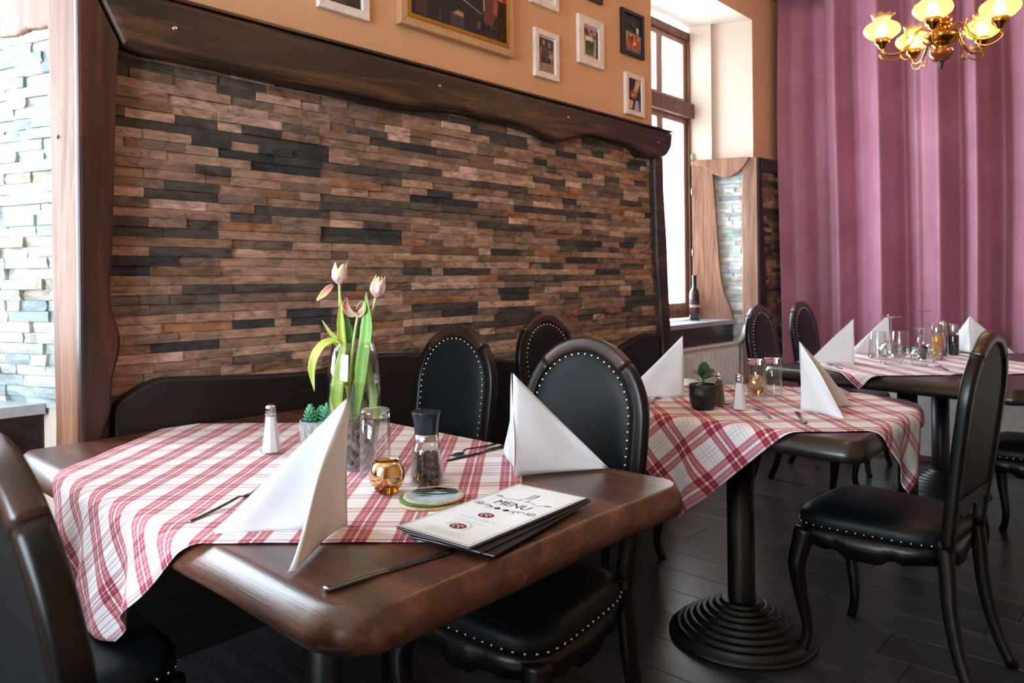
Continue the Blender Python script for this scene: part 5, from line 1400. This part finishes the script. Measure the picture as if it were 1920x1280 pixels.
picture('large gilt framed dark still life cut off by the top edge', 1.985, 2.683, 2.300, 2.860, 0.050, MT['gold_frame'], MT['black_frame'],
        (S_(18, 16, 28), [([(.08, .06), (.20, .06), (.19, .22), (.17, .27), (.10, .26)], S_(56, 46, 48)), ([(.10, .24), (.17, .245), (.165, .275), (.105, .27)], S_(150, 120, 104)),
                          ([(.42, .03), (.56, .03), (.57, .15), (.50, .19), (.43, .18)], S_(60, 48, 66)), ([(.45, .17), (.56, .16), (.565, .20), (.50, .215)], S_(170, 130, 100)),
                          ([(.30, .06), (.34, .06), (.33, .16), (.31, .16)], S_(60, 50, 60)),
                          ([(.48, .36), (.76, .25), (.765, .26), (.485, .375)], S_(150, 130, 120)), ([(.78, .18), (.88, .16), (.93, .34), (.92, .55), (.80, .56), (.77, .40)], S_(96, 48, 50)),
                          ([(.88, .30), (.93, .28), (.95, .44), (.90, .46)], S_(150, 70, 76)), ([(.775, .30), (.79, .30), (.785, .55), (.77, .55)], S_(170, 150, 150)), ([(.92, .46), (1, .45), (1, .56), (.93, .56)], S_(170, 110, 90)),
                          ([(.70, .10), (.74, .09), (.74, .17), (.71, .17)], S_(90, 66, 66)), (ell(.36, .60, .20, .17), S_(34, 30, 34)), (ell(.36, .62, .18, .15), S_(20, 18, 28))] + blob(3, 10, [S_(60, 34, 40), S_(44, 30, 40)], .75, .98, .03, .16, .01, .03)), 0.0, 0.035, True)
picture('white framed print at the top edge, right of the large gilt picture', 2.835, 3.056, 2.620, 2.860, 0.030, wf, MT['paper'], (S_(60, 54, 54), blob(8, 6, [S_(30, 28, 30), S_(120, 110, 104)])), 0.018)
picture('white framed brownish street photo, lowest beside the gilt picture', 2.862, 3.055, 2.254, 2.500, 0.030, wf, MT['paper'],
        (S_(128, 104, 86), [([(0, .72), (1, .66), (1, 1), (0, 1)], S_(66, 56, 54)), ([(0, 0), (1, 0), (1, .22), (0, .30)], S_(150, 122, 98)), ([(0, .24), (1, .28), (1, .31), (0, .275)], S_(96, 72, 58)), (ell(.45, .42, .28, .15), S_(58, 50, 50)), (ell(.42, .58, .18, .14), S_(74, 58, 54)), (ell(.30, .33, .11, .08), S_(40, 36, 36)), (ell(.66, .34, .11, .08), S_(40, 36, 36)), (ell(.80, .48, .14, .08), S_(176, 150, 116)), ([(.25, .78), (.38, .77), (.38, .92), (.25, .93)], S_(180, 150, 130)), ([(.60, .74), (.75, .73), (.75, .9), (.60, .9)], S_(150, 124, 100))] + blob(2, 10, [S_(40, 36, 36), S_(150, 120, 104)], .2, .8, .3, .7, .02, .05)), 0.006)
picture('white framed photo of flowers in a dark vase', 3.224, 3.456, 2.398, 2.662, 0.046, wf, MT['paper'],
        (S_(178, 158, 140), [([(0, 0), (.30, 0), (.2, .5), (0, .62)], S_(200, 190, 178)), ([(.18, .06), (.70, .08), (.78, .55), (.15, .52)], S_(62, 62, 52)), ([(.22, .1), (.65, .1), (.68, .25), (.2, .25)], S_(96, 92, 78)), (ell(.30, .62, .16, .10), S_(226, 216, 206)), (ell(.55, .60, .12, .08), S_(230, 220, 210)), (ell(.30, .82, .25, .14), S_(58, 46, 50)), (ell(.62, .80, .28, .13), S_(176, 130, 130)), (ell(.75, .70, .16, .09), S_(150, 104, 108)), ([(.88, 0), (1, 0), (1, .9), (.9, .95)], S_(48, 38, 38))] + blob(5, 12, [S_(90, 60, 62), S_(210, 180, 176)], .1, .9, .62, .95, .03, .06)), 0.003)
picture('black picture frame only just showing at the top edge', 3.300, 3.450, 2.764, 2.960, 0.020, MT['black_frame'], MT['black_frame'], (S_(20, 26, 60), blob(6, 3, [S_(36, 46, 90)])), 0.0)
picture('black framed photo of a pizza', 3.642, 3.874, 2.540, 2.806, 0.022, MT['black_frame'], MT['black_frame'],
        (S_(26, 24, 32), [([(.14, .03), (.98, .03), (.98, .52), (.12, .54)], S_(150, 140, 132)), ([(.14, .03), (.98, .03), (.98, .16), (.14, .16)], S_(110, 106, 104)), (ell(.55, .30, .42, .21), S_(196, 130, 80)), (ell(.55, .30, .37, .18), S_(196, 66, 44))] + blob(1, 26, [S_(228, 160, 90), S_(120, 40, 30), S_(236, 196, 140), S_(90, 80, 40)], .26, .84, .18, .44, .02, .05) + [([(.66, .55), (.80, .53), (.80, .68), (.68, .70)], S_(222, 216, 206)), (ell(.45, .74, .10, .05), S_(60, 54, 58))]), 0.0)
picture('white framed dark photo of a plated dish, lowest by the window corner', 3.672, 3.872, 2.190, 2.436, 0.030, wf, MT['paper'],
        (S_(34, 24, 28), [([(.45, .62), (.72, .58), (.98, 1), (.62, 1)], S_(212, 168, 120)), (ell(.42, .52, .26, .14), S_(176, 78, 52)), ([(.02, .08), (.30, .04), (.42, .30), (.10, .34)], S_(216, 186, 160)), ([(.42, .02), (.94, .02), (.80, .34), (.60, .36)], S_(150, 150, 158)), ([(.6, .05), (.72, .05), (.72, .3), (.66, .3)], S_(210, 210, 216)), ([(.9, .0), (1, 0), (1, .6), (.92, .5)], S_(90, 30, 30))] + blob(9, 10, [S_(210, 120, 80), S_(120, 40, 34), S_(236, 190, 150)], .25, .6, .42, .62, .02, .045)), 0.0)

# ------------------------------------------------------------------ chandelier
CX, CY, CZ = 3.945, 0.885, 2.187
t = thing('chandelier', 'brass and wood chandelier with five amber glass shades', 'chandelier', (CX, CY, CZ))
lathe('finial', [(0, 0), (0.005, 0.004), (0.006, 0.016), (0.013, 0.022), (0.007, 0.028), (0.020, 0.040)], MT['iron'], t, 20)
lathe('lower_turning', [(0.018, 0.036), (0.036, 0.044), (0.040, 0.052), (0.050, 0.060), (0.054, 0.074), (0.050, 0.088), (0.038, 0.096)], MT['lamp_wood'], t, 36)
lathe('cup', [(0.034, 0.094), (0.030, 0.104), (0.052, 0.116), (0.074, 0.134), (0.082, 0.150), (0.078, 0.154), (0.060, 0.150), (0.036, 0.156)], MT['brass'], t, 40)
lathe('hub', [(0.036, 0.155), (0.046, 0.160), (0.048, 0.166), (0.033, 0.174), (0.033, 0.196), (0.040, 0.202), (0.046, 0.208), (0.040, 0.214)], MT['brass'], t, 36)
lathe('column', [(0.030, 0.213), (0.044, 0.222), (0.048, 0.240), (0.040, 0.254), (0.044, 0.262), (0.036, 0.270), (0.043, 0.284), (0.047, 0.306), (0.043, 0.328), (0.036, 0.336), (0.044, 0.346), (0.038, 0.372), (0.030, 0.42), (0.040, 0.47), (0.028, 0.50), (0.014, 0.52)], MT['lamp_wood'], t, 36)
tube('chain_rod', [(0, 0, 0.51), (0, 0, H_CEIL - CZ - 0.03)], 0.008, MT['brass'], t, 10)
lathe('ceiling_rose', [(0.0, H_CEIL - CZ - 0.001), (0.06, H_CEIL - CZ - 0.002), (0.05, H_CEIL - CZ - 0.03), (0.01, H_CEIL - CZ - 0.045)], MT['brass'], t, 28)
for k in range(5):
    th = R(-55 + 72 * k); d = Vector((rgt.x * math.cos(th) + fwd.x * math.sin(th), rgt.y * math.cos(th) + fwd.y * math.sin(th), 0))
    def q(r, z): return d * r + Vector((0, 0, z))
    a = tube('arm', spline([q(.035, .185), q(.075, .200), q(.105, .180), q(.125, .135), q(.165, .098), (q(.215, .092)), q(.245, .108), q(.25, .130)], 6), 0.0058, MT['brass'], t, 8)
    tube('scroll', spline([q(.120, .140), q(.150, .120), q(.170, .085), q(.150, .060), q(.128, .068), q(.134, .084)], 6), 0.0038, MT['brass'], a, 7)
    tube('scroll', spline([q(.105, .180), q(.118, .205), q(.142, .196), q(.146, .170), q(.132, .160)], 6), 0.0036, MT['brass'], a, 7)
    tube('scroll', spline([q(.165, .070), q(.205, .062), q(.245, .074), q(.262, .096), q(.25, .104)], 6), 0.0036, MT['brass'], a, 7)
    ctr = d * 0.25
    o = lathe('socket_cup', [(0.006, 0.120), (0.018, 0.130), (0.020, 0.140), (0.032, 0.146), (0.034, 0.172), (0.031, 0.172), (0.028, 0.152)], MT['brass'], t, 24, tuple(ctr))
    prof = [(0.030, 0.168), (0.056, 0.178), (0.077, 0.197), (0.083, 0.214), (0.076, 0.232), (0.056, 0.246), (0.041, 0.252), (0.038, 0.262), (0.045, 0.276), (0.055, 0.283)]
    bm = bmesh.new(); seg = 40; rings = []
    for i, (r, z) in enumerate(prof):
        f = max(0, (i - 7) / 2)
        rings.append([bm.verts.new(ctr + Vector((r * math.cos(2 * PI * j / seg), r * math.sin(2 * PI * j / seg), z)) + Vector((math.cos(2 * PI * j / seg), math.sin(2 * PI * j / seg), 0.8)) * (0.006 * f * math.sin(2 * PI * j / seg * 8))) for j in range(seg)])
    for A_, B_ in zip(rings, rings[1:]):
        for j in range(seg): bm.faces.new((A_[j], A_[(j + 1) % seg], B_[(j + 1) % seg], B_[j]))
    bmo('glass_shade', bm, MT['shade'], t, True)
    lathe('bulb', [(0, 0.168), (0.010, 0.172), (0.014, 0.190), (0.023, 0.212), (0.022, 0.228), (0.012, 0.240), (0, 0.243)], MT['bulb'], t, 20, tuple(ctr))
    lamp(tuple(Vector((CX, CY, CZ + 0.215)) + ctr), LAMP_W, 0.03)
